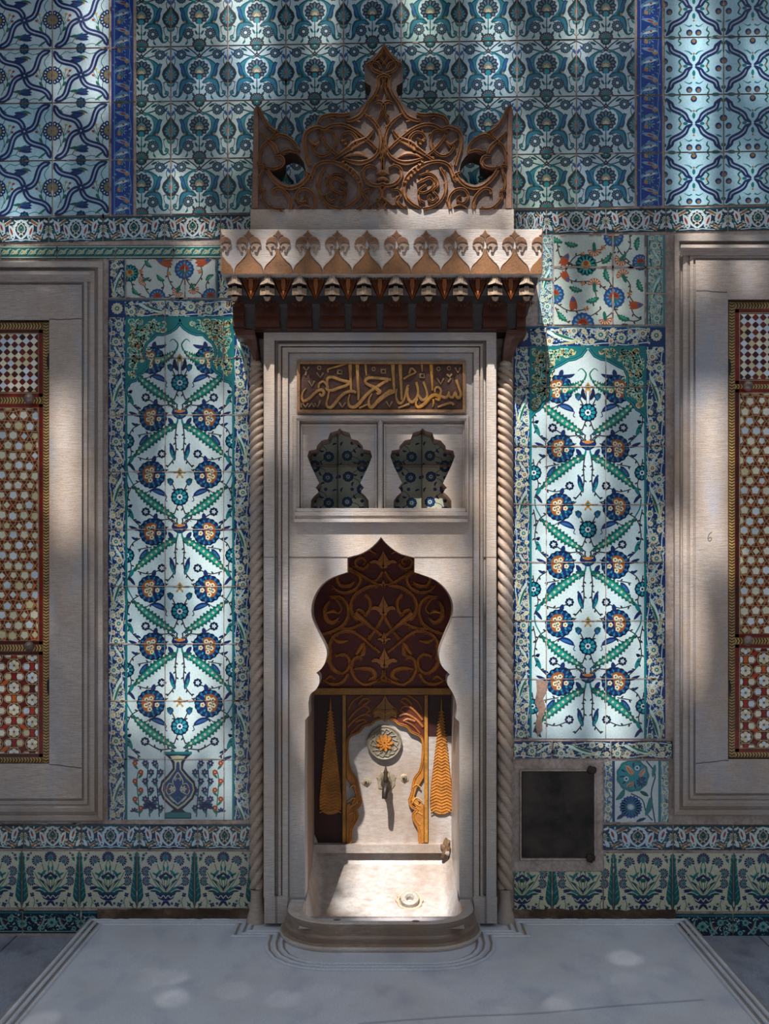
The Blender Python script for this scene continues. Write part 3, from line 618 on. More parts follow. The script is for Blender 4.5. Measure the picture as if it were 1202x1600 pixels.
def rowR(P, c, y, s=1.0):
    """leaves spread from the cup on the axis"""
    for sg in (1, -1):
        P.T = [lambda X, Y: (c + sg * X * s, y + Y * s)]
        P.at(0).line([(3, 4), (5, 14), (14, 26)], [2, 3.4, 3], TEAL); P.at(0).stem([(5, 16), (7, 34), (6, 52), (9, 68), (20, 82)], 2.0, INK); P.at(0).stem([(66, 66), (48, 70), (28, 62)], 1.7, INK)
        P.at(0).stem([(84, 20), (80, 44), (76, 60), (82, 80)], 1.7, INK); P.at(0).stem([(44, 28), (56, 30), (66, 32)], 1.7, INK)
        saz(P, 8, 5, 13, 73, 66, 15.5, -3)
        P.at(2).leaf(10, 16, 18, 4, 7, NAVY); P.at(3).petals(13, 12, 1, 7, 3, 3, NAVY, .6, 1.8)
        P.at(2).leaf(7, 72, 14, 44, 8, NAVY, 1); P.at(4).leaf(8, 70, 13, 54, 4.4, TEAL, 1); P.at(3).line([(12, 50), (16, 46), (14, 44)], 1.3, NAVY)
        P.at(2).petals(28, 61, 2, 7, 8, 4.4, NAVD); P.at(3).disc(28, 61, 4.6, NAVD, 10); P.at(5).petals(28, 61, 0, 3.6, 5, 2.2, WHT)
        P.at(2).leaf(50, 30, 64, 48, 9, NAVY, 1); P.at(4).leaf(53, 34, 62, 45, 4.4, BLU, 1)
        P.at(2).leaf(72, 62, 79, 76, 6, TEAL); P.at(2).leaf(66, 18, 76, 12, 4, NAVY); P.at(2).leaf(80, 74, 70, 88, 5, NAVY)
        P.at(12).rosette(83, 41, 12, NAVD, TURQ, WHT, 12)
        P.at(3).petals(7, 34, 1, 4, 3, 2, INK, 1., 1.6)
    P.T = [lambda X, Y: (c + X * s, y + Y * s)]
def stems_big(P, c, y, s, k):
    for sg in (1, -1):
        P.T = [lambda X, Y: (c + sg * X * s, y + Y * s)]
        P.at(1).stem([(18, -4), (28, 2), (45, 5)], 1.7, INK); P.at(1).stem([(62, 14), (74, 22), (80, 34)], 1.7, INK)
    for sg in (1, -1):
        P.T = [lambda X, Y: (c + X * s, y + Y * s)]
        big(P, 16, sg * (44 if k else 42), 4, 22, sg > 0)
def spandrel(P, pts, x0, x1, c):
    """green arch corners with cream scrolls round the white field; pts: left half from apex to edge"""
    R = random.Random(4)
    for sg in (1, -1):
        P.T = [(lambda x, y: (x, y)) if sg > 0 else (lambda x, y: (2 * c - x, y))]
        P.at(24).poly(pts + [(x0, pts[-1][1]), (x0, pts[0][1] - 8), (c, pts[0][1] - 8)], H('1d7678'))
        P.at(27).line(pts, 4.5, TEAD, 0); P.at(28).line(pts, 1.4, TURQ, 0)
def scrolls(P, n, inside, seed=3):
    R = random.Random(seed); P.T = [ID]
    k = 0
    while k < n:
        x, y, r = inside(R)
        if x is None: continue
        k += 1; a = R.uniform(0, 6.3)
        P.at(25).line([(x + r * cos(a + t) * (1 - t * .13), y + r * sin(a + t) * (1 - t * .13)) for t in (0, .9, 1.8, 2.7, 3.6, 4.5)], [.8, 2.6, 2, 2.4, 2, 3.4], R.choice([H('c3cfa6'), H('9fd2bc'), H('d0c88e')]), 2)
        P.at(26).petals(x, y, 0, r * .5, 3, r * .3, R.choice([H('2f9a98'), H('b0743c'), H('c3e0d0')]), a)
# ================================================================ wall, floor
def rnd_tint(a=.06, b=.05):
    k = 1 - RND.random() * a * 2; h = (RND.random() - .5) * b * 2
    return (k * (1 + h), k, k * (1 - h * .6))
wall = MB(); tri_face(wall, [[(-420, -260), (1640, -260), (1640, 1466), (-420, 1466)], [(428, 545), (762, 545), (762, 1432), (428, 1432)]], -.004)
for a, b in (((-420, -260), (1640, -260)), ((1640, -260), (1640, 1466)), ((-420, 1466), (-420, -260))):
    A, B = W(*a, -.004), W(*b, -.004); wall.face([A, B, (B[0], .9, B[2]), (A[0], .9, A[2])])
tag(build('wall_back', wall, MORTAR), 'lime mortar wall that all the glazed tiles and marble frames are set in', None, None, 'structure')
fl = MB(); fl.grid([[(x, y, 0) for x in (-4.5, -2, 0, 2, 4.5)] for y in (.3, -1, -3, -6)])
for x0 in (-3.3, -2.45, -1.62, 1.6, 2.4, 3.2):       # joints between paving slabs
    fl.box(x0, -5, .0, x0 + .006, 0, .0012, (.35, .33, .3))
tag(build('floor', fl, PAVEM), 'grey blue marble paving either side of the raised platform', None, None, 'structure')
# ================================================================ tile panels
PALM, TUL, DISC, COBA, FRI, GAR, DADO, BASE, ROSE, BORD = pat_palmette(), pat_tulip(), pat_discs(), pat_cobalt(), pat_frieze(), pat_garland(), pat_dado(), pat_base(), pat_rosettes(), pat_border()
BORD2 = pat_border(9)
ROWS = [(-101, -118), (-13, -29), (75, 60), (160, 149), (250, 239), (337, 323)]
def ry(k, x):
    a, b = ROWS[k]; return a + (b - a) * (x - 150) / 850
def field(cols, P, size, ground, tintf, first=None):
    mb = MB(); segs = []
    for k in range(5):
        for i in range(len(cols) - 1):
            x0, x1 = cols[i], cols[i + 1]
            q = [(x0, ry(k, x0)), (x1, ry(k, x1)), (x1, ry(k + 1, x1)), (x0, ry(k + 1, x0))]
            src = (first, 0, size[0], size[1]) if (first and i == 0) else None
            tile(mb, P, size, q, src, tintf(i, k), ground=ground); segs += [(q[0], q[1]), (q[0], q[3])]
    chips(mb, segs, 0, int(len(segs) * 2.4), 2.6)
    return mb
def tf_field(i, k):
    t = rnd_tint(.07, .05); r = RND.random()
    if r < .25: return (t[0] * .93, t[1] * 1.0, t[2] * .9)       # greener firing
    if r > .8: return (t[0] * .9, t[1] * .95, t[2] * 1.06)
    return t
tag(build('palmette_tile_panel', field([212, 267, 356, 447, 537, 627, 718, 808, 901, 993], PALM, (90, 89), H('c3d6d8'), tf_field, 37), GLAZE),
    'wide field of pale tiles with blue green palmettes behind the carved crown', 'tile panel')
BL = [(.62, .86, 1.0), (.8, .93, 1.0), (.9, .97, 1.0)]
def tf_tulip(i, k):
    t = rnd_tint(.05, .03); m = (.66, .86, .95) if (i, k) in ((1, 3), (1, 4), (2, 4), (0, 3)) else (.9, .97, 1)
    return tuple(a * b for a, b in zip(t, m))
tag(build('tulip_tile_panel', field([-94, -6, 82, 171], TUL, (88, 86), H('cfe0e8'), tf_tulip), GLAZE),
    'panel of tiles with tulips between crossing navy ribbons', 'tile panel')
def tf_disc(i, k):
    t = rnd_tint(.05, .03); return tuple(a * b for a, b in zip(t, (.72, .9, .98)))
tag(build('triple_disc_tile_panel', field([1038, 1131, 1222, 1314], DISC, (90, 86), H('cfe6ee'), tf_disc), GLAZE),
    'light blue tile panel with wavy navy lattice and clusters of three discs', 'tile panel')
for cols, lab in (([173, 209], 'narrow cobalt tile strip beside the tulip tiles'), ([995, 1036], 'narrow cobalt tile strip beside the three disc tiles')):
    tag(build('cobalt_tile_strip', field(cols, COBA, (36, 88), H('1b3f96'), lambda i, k: rnd_tint(.08, .06)), GLAZE), lab, 'tile strip', 'cobalt strips between the upper tile panels')
def strip(cols, yt, yb, P, size, ground, tints=None, srcs=None, n=2.2, chipc=None, inset=1.0):
    """row of tiles; yt / yb: functions or (y at x=0, y at x=1200)"""
    mb = MB(); segs = []
    g = lambda t, x: t[0] + (t[1] - t[0]) * x / 1200
    for i in range(len(cols) - 1):
        x0, x1 = cols[i], cols[i + 1]
        q = [(x0, g(yt, x0)), (x1, g(yt, x1)), (x1, g(yb, x1)), (x0, g(yb, x0))]
        tile(mb, P if not isinstance(P, list) else P[i % len(P)], size, q, srcs[i] if srcs and srcs[i] else None, (tints[i % len(tints)] if tints else rnd_tint(.1, .1)), ground=ground, inset=inset)
        segs += [(q[0], q[1]), (q[3], q[2]), (q[0], q[3])]
    chips(mb, segs, 0, int(len(segs) * n), 2.4, chipc)
    return mb
tag(build('leaf_frieze_tile_strip', strip([-98, -10, 76, 161, 257, 345, 437, 529, 621, 713, 805, 854, 947, 1041, 1138, 1232, 1325], (340, 322), (380, 360), FRI, (90, 40), H('16304e')), GLAZE),
    'tile frieze of white leaves on navy, running behind the top of the fountain', 'tile strip')
tag(build('garland_tile_strip', strip([-94, 0, 89, 180, 271, 346, 395], (383, 380), (405, 402), GAR, (80, 22), H('176a70'), srcs=[(0, 0, 80, 22)] * 4 + [(0, 0, 66, 22), (0, 0, 42, 22)]), GLAZE),
    'thin teal garland tile strip above the shutter frame', 'tile strip')
# ---- blossom panels
def joints(mb, lines, p, w=1.5):
    for a, b in lines:
        dx, dy = b[0] - a[0], b[1] - a[1]; l = math.hypot(dx, dy); nx, ny = -dy / l, dx / l; k = max(2, int(l / 9)); pts = []
        A, B = [], []
        for i in range(k + 1):
            t = i / k; x, y = a[0] + dx * t, a[1] + dy * t; ww = w * (.35 + RND.random() * .5)
            A.append(W(x + nx * ww, y + ny * ww, p)); B.append(W(x - nx * ww, y - ny * ww, p))
        for i in range(k): mb.face([A[i], B[i], B[i + 1], A[i + 1]], H(RND.choice(['a8948b', '94796c', 'b7a398', '7a6054'])))
def ground(mb, xs, ys, col, p=0.0, tints=None):
    for i in range(len(xs) - 1):
        for j in range(len(ys) - 1):
            t = rnd_tint(.05, .04); a = W(xs[i], ys[j], p); b = W(xs[i + 1], ys[j + 1], p)
            c = tuple(u * v for u, v in zip(col, t))
            mb.face([W(xs[i], ys[j], p), W(xs[i], ys[j + 1], p), W(xs[i + 1], ys[j + 1], p), W(xs[i + 1], ys[j], p)], c)
    x0, x1, y0, y1 = xs[0], xs[-1], ys[0], ys[-1]
    for a, b in (((x0, y0), (x1, y0)), ((x1, y0), (x1, y1)), ((x1, y1), (x0, y1)), ((x0, y1), (x0, y0))):
        A, B = W(*a, p), W(*b, p); mb.face([A, B, (B[0], .0035, B[2]), (A[0], .0035, A[2])], H('8a7466'))
CARN = H('b0512a')
def redcarn(P, x, y, r, a):
    P.at(12).carn(x, y, r, a, CARN, GRN, 7); P.at(15).petals(x, y, r * .35, r * .9, 6, r * .2, H('d8c4a4'), a - 1.2, 2.9); P.at(18).leaf(x, y, x - cos(a) * r * 1.1, y - sin(a) * r * 1.1, r * .5, GRN)
def greenleaf(P, x, y, a, l=11): P.at(8).leaf(x - cos(a) * l, y - sin(a) * l, x + cos(a) * l, y + sin(a) * l, l * .8, H('1d6650'), 2, 5); P.at(10).leaf(x - cos(a) * l * .6, y - sin(a) * l * .6, x + cos(a) * l * .6, y + sin(a) * l * .6, l * .3, H('3d9a84'), 1)
def starflower(P, x, y, r): P.at(12).petals(x, y, r * .3, r, 13, r * .5, H('176052')); P.at(13).petals(x, y, r * .3, r * .8, 13, r * .2, TURQ); P.at(14).disc(x, y, r * .45, H('b9a24a'), 9); P.at(15).disc(x, y - r * .15, r * .25, RED, 7); P.at(16).disc(x + r * .2, y + r * .2, r * .15, BLU, 5)
def blueflower(P, x, y, r):
    P.at(12).petals(x, y, r * .5, r, 15, r * .42, H('2a4f86')); P.at(13).disc(x, y, r * .8, H('2b5690'), 16); P.at(14).petals(x, y, r * .4, r * .78, 12, r * .16, H('5d9ab5')); P.at(15).disc(x, y, r * .5, H('2c6c7c'), 10); P.at(16).petals(x, y - r * .05, 0, r * .5, 5, r * .3, RED, pi, pi * 1.25); P.at(17).disc(x, y + r * .2, r * .2, GRN, 6)
def redtulip(P, x, y, a, r=12): P.at(12).tulip(x, y, r, a, CARN, RED, 3); P.at(19).disc(x - cos(a) * r * .5, y - sin(a) * r * .5, r * .28, BLU, 6)
P = Pat(); st = H('4a3b36')
for l in ([(883, 425), (900, 400), (929, 397), (950, 380), (958, 372)], [(916, 414), (940, 408), (958, 395), (962, 370)], [(871, 380), (875, 400), (886, 412), (916, 416)], [(883, 432), (898, 440), (929, 440), (946, 452), (960, 462)], [(971, 404), (985, 414), (998, 416)], [(962, 380), (970, 395), (985, 410)], [(960, 465), (960, 484), (946, 497)], [(960, 480), (968, 494), (990, 502), (1003, 498)], [(871, 475), (885, 484), (900, 486), (920, 482)], [(868, 480), (875, 494), (890, 505)], [(974, 431), (985, 445), (984, 462), (994, 477)], [(929, 450), (932, 466), (926, 475)], [(946, 430), (955, 445), (960, 455)], [(984, 470), (990, 490), (1000, 498)], [(866, 440), (880, 428), (886, 420)], [(975, 400), (985, 385), (984, 367)], [(911, 500), (930, 490), (940, 482)]):
    P.at(2).stem(l, 1.8, st)
starflower(P, 916, 414, 17); blueflower(P, 960, 465, 17); blueflower(P, 911, 506, 18); blueflower(P, 866, 460, 16); blueflower(P, 959, 370, 16); blueflower(P, 1001, 410, 13)
redtulip(P, 883, 406, 2.1); redtulip(P, 896, 474, 1.5); redtulip(P, 994, 477, 3.1); redtulip(P, 884, 432, -2.1, 11)
for x, y, a in ((929, 390, 1.5), (971, 405, 2.3), (974, 431, -2.0), (929, 445, -1.6), (946, 498, 1.4)): redcarn(P, x, y, 11, a)
for x, y, a in ((900, 451, .3), (926, 468, -.3), (997, 381, 1.7), (948, 404, -.8), (949, 430, 1.3), (879, 494, .8), (975, 496, .4), (1001, 446, 1.2), (893, 381, .2), (870, 374, .5)): greenleaf(P, x, y, a, 11)
for x, y in ((911, 443), (984, 459), (911, 397), (943, 387), (916, 483)): P.at(11).petals(x, y, 0, 4, 4, 3, ORG, .4)
def prange(x0, y0, x1, y1, M=6): return (x0, y0, x1, y1)
mb = MB(); ground(mb, [866, 958, 1008], [367, 418, 507], H('cbd6cd')); flat(mb, P, (866, 367, 1008, 507))
P2 = Pat(); P2.at(1).rect(1011, 367, 1040, 507, H('8fa9a4')); border_flat(P2, BORD, 1013, 367, 1036, 507, phase=30); P2.T = [ID]; P2.at(12).line([(1012, 367), (1012, 507)], 1.6, H('2f5a66'), 0); P2.at(12).line([(1038, 367), (1038, 507)], 2.2, H('4c7f86'), 0)
flat(mb, P2, (1010, 367, 1040, 507), 0, lambda x, y: (.78, .9, .9)); joints(mb, [((958, 367), (958, 507)), ((866, 417), (1040, 418)), ((1009, 367), (1009, 507)), ((1010, 458), (1040, 459))], .0028, 2.2)
chips(mb, [((866, 507), (1040, 507)), ((866, 418), (1040, 418)), ((866, 367), (1040, 367))], 0, 24, 3)
tag(build('blossom_tile_panel', mb, GLAZE), 'tile panel of red carnations and green leaves above the hatch side flower panel', 'tile panel')
P = Pat()
for l in ([(232, 405), (221, 422), (222, 432), (235, 440)], [(225, 445), (232, 458), (243, 462)], [(265, 410), (262, 430), (270, 448), (280, 455)], [(288, 430), (280, 450), (268, 462), (258, 465)], [(288, 430), (296, 444), (304, 452), (318, 462)], [(312, 412), (316, 428), (304, 448)], [(205, 440), (212, 458), (228, 465)], [(251, 434), (256, 448), (248, 460)], [(328, 434), (322, 446), (326, 458)]): P.at(2).stem(l, 1.7, st)
blueflower(P, 288, 421, 15.5); starflower(P, 203, 427, 14); blueflower(P, 246, 464, 13); blueflower(P, 329, 463, 13)
redcarn(P, 225, 438, 9, 2.7); redcarn(P, 278, 455, 9, 1.9); redcarn(P, 302, 451, 9, 1.2); redtulip(P, 257, 409, .3, 14); redtulip(P, 318, 408, 2.9, 14)
for x, y, a in ((251, 434, .7), (328, 434, 2.5), (232, 412, .8), (212, 455, .8), (343, 420, 1.2), (344, 452, 2)): greenleaf(P, x, y, a, 8)
for x, y in ((220, 424), (264, 428), (312, 424)): P.at(11).petals(x, y, 0, 4, 4, 3, ORG, .4)
mb = MB(); ground(mb, [197, 289, 337], [405, 465], H('ccd8d4')); flat(mb, P, (197, 405, 337, 465))
P2 = Pat(); P2.at(1).rect(170, 407, 196, 465, NAVY); P2.at(1).rect(337, 405, 391, 465, NAVY); border_flat(P2, BORD, 172, 405, 194, 465, phase=90); border_flat(P2, BORD, 341, 405, 362, 465, phase=100); border_flat(P2, BORD, 364, 405, 390, 465, phase=20); P2.T = [ID]; P2.at(12).line([(195, 405), (195, 465)], 1.8, TEAL, 0); P2.at(12).line([(339, 405), (339, 465)], 2.2, TEAL, 0)
flat(mb, P2, (170, 405, 391, 465)); joints(mb, [((289, 405), (289, 465)), ((196.5, 405), (196.5, 465)), ((337, 405), (337, 465))], .0028, 1.4)
chips(mb, [((170, 465), (391, 465)), ((170, 406), (391, 404))], 0, 14, 3); chips(mb, [((255, 466), (300, 466))], 0, 8, 4)
tag(build('blossom_tile_panel', mb, GLAZE), 'short blossom tile panel directly under the thin teal garland strip', 'tile panel')
# ---- tall arched panels
def tall(label, xb0, xf0, xf1, xb1, ytop, rows, c, s, spand, kinds, vj, vase=None, seed=1):
    root = empty('arched_tile_panel', (0, 0, 0), label, 'tile panel', 'tall flower panels flanking the fountain')
    ybot = rows[-1]; R = random.Random(seed)
    tints = {(i, j): rnd_tint(.06, .06) for i in range(-1, 8) for j in range(-1, 14)}
    allv = [xb0] + vj + [xb1]
    def tf(x, y):
        return tints[(sum(x > v for v in allv), sum(y > v for v in rows))]
    # border
    mb = MB(); B = Pat(); B.at(0).rect(xb0, ytop, xb1, ybot, H('16366e'))
    border_flat(B, BORD, xb0 + 1, rows[0] - 2, xf0 - 3, ybot, phase=8 * seed); border_flat(B, BORD2, xf1 + 3, rows[0] - 2, xb1 - 1, ybot, up=True, phase=70)
    q = Pat(); m = (xb0 + xb1) / 2; border_flat(q, BORD, xb0 + 26, ytop + 1, c, rows[0] - 3, horiz=True, phase=92); q2 = Pat(); border_flat(q2, BORD2, c, ytop + 1, xb1 - 24, rows[0] - 3, horiz=True, phase=0); B.P += q.P + q2.P
    B.T = [ID]
    for x in (xb0 + 14, xb1 - 14): B.at(5).daisy(x, ytop + 14, 9, H('d9d8bd'), TEAL, CREAM, 12)
    B.at(12).line([(xf0 - 1.5, rows[0]), (xf0 - 1.5, ybot)], 3.4, TEAL, 0); B.at(12).line([(xf1 + 1.5, rows[0]), (xf1 + 1.5, ybot)], 3.4, TEAL, 0); B.at(12).line([(xf0 - 2, rows[0] - 1.5), (xf1 + 2, rows[0] - 1.5)], 3.6, TEAL, 0)
    B.at(14).line([(xb0 + 1, ytop + 1), (xb1 - 1, ytop + 1)], 1.6, H('2b6d84'), 0)
    # drop what lies over the field
    B.P = [b for b in B.P if b[2] == 1 or not all(xf0 < x < xf1 and y > rows[0] for x, y in b[0])]
    ground(mb, [xb0, xf0], [ytop] + rows[1:], H('16366e')); ground(mb, [xf1, xb1], [ytop] + rows[1:], H('16366e')); ground(mb, [xf0, xf1], [ytop, rows[0]], H('16366e'))
    B.P = B.P[1:]; flat(mb, B, (xb0, ytop, xb1, ybot), 0, tf)
    joints(mb, [((xb0, y + R.uniform(-1, 1)), (xf0, y)) for y in rows[1:-1]] + [((xf1, y), (xb1, y + R.uniform(-1, 1))) for y in rows[1:-1]] + [((vj[1], ytop), (vj[1], rows[0]))], .0022, 1.1)
    segs = [((xb0, rows[0]), (xb0, ybot)), ((xb1, rows[0]), (xb1, ybot)), ((xb0, ytop), (xb1, ytop))] + [((xb0, y), (xf0, y)) for y in rows] + [((xf1, y), (xb1, y)) for y in rows]
    chips(mb, segs, 0, 70, 2.2)
    build('border', mb, GLAZE, root)
    # field
    mb = MB(); ground(mb, [xf0] + [v for v in vj if xf0 < v < xf1] + [xf1], rows, H('c6dade'))
    P = Pat()
    for k, y in enumerate(rows[:-1]):
        kd = kinds[k]; sc = (rows[k + 1] - y) / 89.3
        if kd == 'Q': rowQ(P, c, y, sc, vase=(vase and k == len(rows) - 3)); 
        elif kd == 'R': rowR(P, c, y, sc)
        elif kd == 'A':
            for sg in (1, -1):
                P.T = [lambda X, Y: (c + sg * X, y + Y)]
                saz(P, 18, 6, 50, 56, 60, 15, 9); P.at(9).line([(6, 50), (3, 40), (10, 32), (16, 36)], [3, 2.4, 1.6, .8], GRN); P.at(3).leaf(3, 82, 8, 62, 7, NAVD, 2); P.at(3).leaf(20, 40, 40, 42, 6, NAVY, 3); P.at(0).line([(0, 66), (3, 60), (2, 88)], 1.2, INK)
        if kd in 'QR' : stems_big(P, c, y, sc, k % 2)
    if vase:
        y = rows[-2]
        for sg in (1, -1):
            P.T = [lambda X, Y: (c - 3 + sg * X, y + Y)]
            P.at(30).poly([(0, -9), (22, -9), (14, -2), (9, 6), (8, 14), (16, 24), (26, 34), (29, 48), (24, 62), (14, 72), (7, 78), (12, 82), (21, 84), (21, 93), (0, 93)], NAVD); P.at(31).poly([(0, -6), (12, -5), (5, 4), (5, 16), (14, 27), (24, 38), (26, 48), (21, 60), (11, 70), (0, 78)], H('c9c3a0')); P.at(32).poly([(0, 3), (2.5, 6), (3, 16), (12, 29), (22, 39), (23.5, 48), (19, 58), (9, 68), (0, 74)], H('23457e'))
            P.at(33).line([(0, 20), (8, 34), (4, 48), (14, 56), (6, 66)], 1.7, H('cfc9a6')); P.at(33).line([(0, 70), (10, 60), (18, 50), (14, 38), (6, 40)], 1.5, H('cfc9a6')); P.at(34).petals(9, 46, 0, 5, 5, 3, CREAM); P.at(34).petals(16, 46, 0, 3, 4, 2, RED); P.at(34).petals(4, 30, 0, 3.5, 4, 2, H('cfc9a6')); P.at(34).leaf(0, 58, 5, 62, 3, TEAL); P.at(31).rect(0, 83, 20, 91, TEAL)
            P.at(31).rect(0, -12, 22, -8, TEAL)
            for x, hh, cc, dd in ((31, 8, NAVY, TEAL), (46, 4, NAVY, TEAL), (62, 20, GRN, CARN)):
                P.at(2).line([(x - 2, 90), (x, 60), (x + 2, 35), (x, hh)], 1.8, cc)
                for t in range(6):
                    yy = 86 - t * 14; P.at(4).leaf(x, yy, x + (8 if t % 2 else -8), yy - 9, 4, dd if dd != CARN else GRN)
                    P.at(6).petals(x + (5 if t % 2 else -4), yy - 10, 0, 5.4 if dd != CARN else 4.4, 6, 3.6, cc if dd != CARN else CARN, .4 * t); P.at(7).disc(x + (5 if t % 2 else -4), yy - 10, 1.2, CREAM, 5)
            P.at(9).petals(44, 76, 1, 12, 7, 5, NAVY, pi, pi * 1.15); P.at(10).petals(68, 82, 0, 7, 5, 3, NAVY, pi, pi * 1.15)
    spandrel(P, spand, xf0, xf1, c)
    def ins(Rr):
        x, y = Rr.uniform(xf0 + 4, xf1 - 4), Rr.uniform(rows[0] + 3, spand[-1][1] - 2); xx = x if x < c else 2 * c - x
        for a, b in zip(spand[:-1], spand[1:]):
            if b[0] <= xx <= a[0] and y < min(a[1], b[1]) - 7: return x, y, Rr.uniform(4, 7)
        if xx < min(q_[0] for q_ in spand) and y < spand[-1][1] - 6: return x, y, 4.5
        return None, None, None
    scrolls(P, 170, ins, seed)
    P.T = [ID]
    flat(mb, P, (xf0, rows[0], xf1, ybot), 0, tf)
    jl = [((v, rows[0]), (v + R.uniform(-1, 1), ybot)) for v in vj if xf0 < v < xf1] + [((xf0, y), (xf1, y + R.uniform(-.8, .8))) for y in rows[1:-1]]
    joints(mb, jl, .0028, 1.0)
    chips(mb, jl, 0, 50, 2.3)
    build('flower_field', mb, GLAZE, root)
    return root
spL = [(283, 503), (275, 513), (266, 519), (255, 523), (245, 523), (240, 528), (230, 536), (225, 546), (225, 556), (232, 563), (231, 574), (224, 582), (217, 586), (212, 595), (204, 597), (198, 606)]
LR = [498, 559, 648.5, 737.5, 827, 916, 1006, 1095, 1186.5, 1281]
LP = tall('tall blue and green flower panel ending in a painted vase', 169, 199, 363, 391, 468, LR, 281, 1.0, spL, 'AQRQRQRQV', [197, 258, 349], vase=True, seed=1)
spR = [(917, 545), (909, 556), (899, 561), (888, 563), (876, 570), (862, 577), (857, 588), (857, 604), (862, 612), (858, 624), (850, 630), (843, 640), (836, 644), (829, 654)]
RR = [544, 604, 697, 788, 878.5, 970, 1061, 1154]
RP = tall('tall blue and green flower panel above the iron hatch', 803, 831, 1007, 1040, 510, RR, 919, 1.0, spR, 'AQRQRQR', [829, 854, 947], seed=2)
mb = strip([803, 863, 955, 1052], (1158, 1157), (1186, 1186), Pat(), (90, 30), NAVY)
q = Pat(); border_flat(q, BORD, 804, 1159, 862, 1185, horiz=True, phase=20); border_flat(q, BORD2, 865, 1159, 954, 1185, horiz=True, phase=90); border_flat(q, BORD, 957, 1159, 1050, 1185, horiz=True, phase=95); flat(mb, q, (804, 1158, 1051, 1186), .004)
build('foot_border', mb, GLAZE, RP)
mb = MB()
for q_ in ([(838, 1063), (857, 1064), (855, 1078), (849, 1090), (853, 1106), (847, 1124), (848, 1140), (840, 1152), (837, 1130), (842, 1112), (836, 1096), (839, 1080)],): tri_face(mb, [q_], .0034, H('8f766a'))
build('bare_patch', mb, PAINT, RP)
# faded strip beside the cornice
mb = strip([841, 865], (366, 366), (508, 508), Pat(), (24, 142), H('7f9fb4')); q = Pat(); border_flat(q, BORD, 843, 367, 864, 507, phase=40); flat(mb, q, (842, 367, 865, 508), .0035, lambda x, y: (.8, .95, 1.05)); joints(mb, [((841, 436), (865, 436))], .0062, 2)
tag(build('faded_tile_strip', mb, GLAZE), 'narrow faded blue tile strip against the corner of the cornice', 'tile strip')
# odd turquoise tile
P = Pat(); P.at(0).rect(944, 1189, 957, 1285, H('3f6f96')); P.at(0).rect(1033, 1189, 1045, 1285, H('7ea0aa'))
border_flat(P, BORD, 944, 1189, 957, 1285, bw=18); border_flat(P, BORD2, 1033, 1189, 1045, 1285, bw=18)
P.T = [ID]; P.at(12).rect(957, 1189, 961, 1285, H('123a6a')); P.at(12).rect(1029, 1189, 1033, 1285, TEAL)
P.at(2).line([(1010, 1189), (1024, 1210), (1018, 1240), (1024, 1285)], 2, NAVY); P.at(2).line([(986, 1240), (1004, 1250), (1010, 1270), (1020, 1282)], 2, TEAD); P.at(3).leaf(962, 1250, 976, 1232, 8, TEAL, 3); P.at(3).leaf(1008, 1275, 1016, 1245, 9, TEAL, 3); P.at(3).leaf(1020, 1215, 1024, 1194, 6, TEAL); P.at(3).leaf(1000, 1236, 1014, 1244, 6, TEAD); P.at(3).leaf(964, 1280, 976, 1272, 6, NAVY); P.at(3).leaf(994, 1284, 1010, 1278, 5, NAVY)
P.at(4).petals(989, 1212, 14, 26, 11, 14, TEAL); P.at(5).disc(989, 1212, 22, H('1d8f9a'), 22); P.at(6).petals(989, 1212, 10, 21, 11, 3, NAVY, .2)
P.at(7).tulip(984, 1203, 10, .9, H('c9744a'), CREAM, 2); P.at(8).tulip(1004, 1207, 8, 2.2, H('c9744a'), CREAM, 2); P.at(9).tulip(985, 1226, 7, -.5, H('b0512a'), CREAM, 2); P.at(9).disc(996, 1200, 4, WHT, 8); P.at(10).disc(996, 1200, 2, NAVY, 6); P.at(9).disc(979, 1217, 4, WHT, 8); P.at(10).disc(979, 1217, 2, NAVY, 6); P.at(9).petals(1002, 1222, 1, 8, 9, 3, NAVY)
P.at(4).petals(986, 1261, 4, 18, 20, 6, H('1c4a96')); P.at(5).petals(986, 1261, 2, 15, 18, 1.6, TEAL)
mb = MB(); ground(mb, [944, 1045], [1189, 1285], H('cfdfe2')); flat(mb, P, (944, 1189, 1045, 1285)); chips(mb, [((944, 1189), (944, 1285)), ((1045, 1189), (1045, 1285)), ((944, 1285), (1045, 1285))], 0, 26, 2.6)
tag(build('turquoise_rosette_tile', mb, GLAZE), 'single tile with a large turquoise rosette beside the iron hatch', 'tile')
# dado
DT = [(.9, .93, 1.0), (1.0, .98, .9), (1.02, .98, .88), (.85, .95, 1.05)]
tag(build('leaf_frieze_tile_strip', strip([-146, -55, 37, 127.5, 218, 309, 393], (1287, 1288), (1327, 1329), pat_frieze(H('cdbf98')), (90, 40), H('142a4e'), DT), GLAZE), 'low leaf frieze tiles between the vase panel and the carnation bowls', 'tile strip')
tag(build('leaf_frieze_tile_strip', strip([942, 1052, 1146, 1240, 1334], (1288, 1288), (1329, 1329), pat_frieze(H('cdb790')), (90, 40), H('1a3350'), DT), GLAZE), 'low leaf frieze tiles under the turquoise rosette tile', 'tile strip')
CR = H('cfccb6')
tag(build('carnation_bowl_tile_row', strip([-147, -56, 34, 124, 214, 304, 394], (1329, 1331), (1419, 1421), DADO, (92, 91), CR, [(1, 1, .98), (.98, 1, 1), (1, 1, .98), (.98, 1, 1), (1.02, 1.03, 1.1), (1, 1, .97)]), GLAZE), 'row of bowl and cypress tiles at the foot of the vase panel', 'tile row')
mb = strip([959, 1051.5, 1147, 1240, 1333], (1332, 1332), (1425, 1425), DADO, (92, 91), CR, [(1, .98, .92), (.98, .98, .92), (1, 1, .98)])
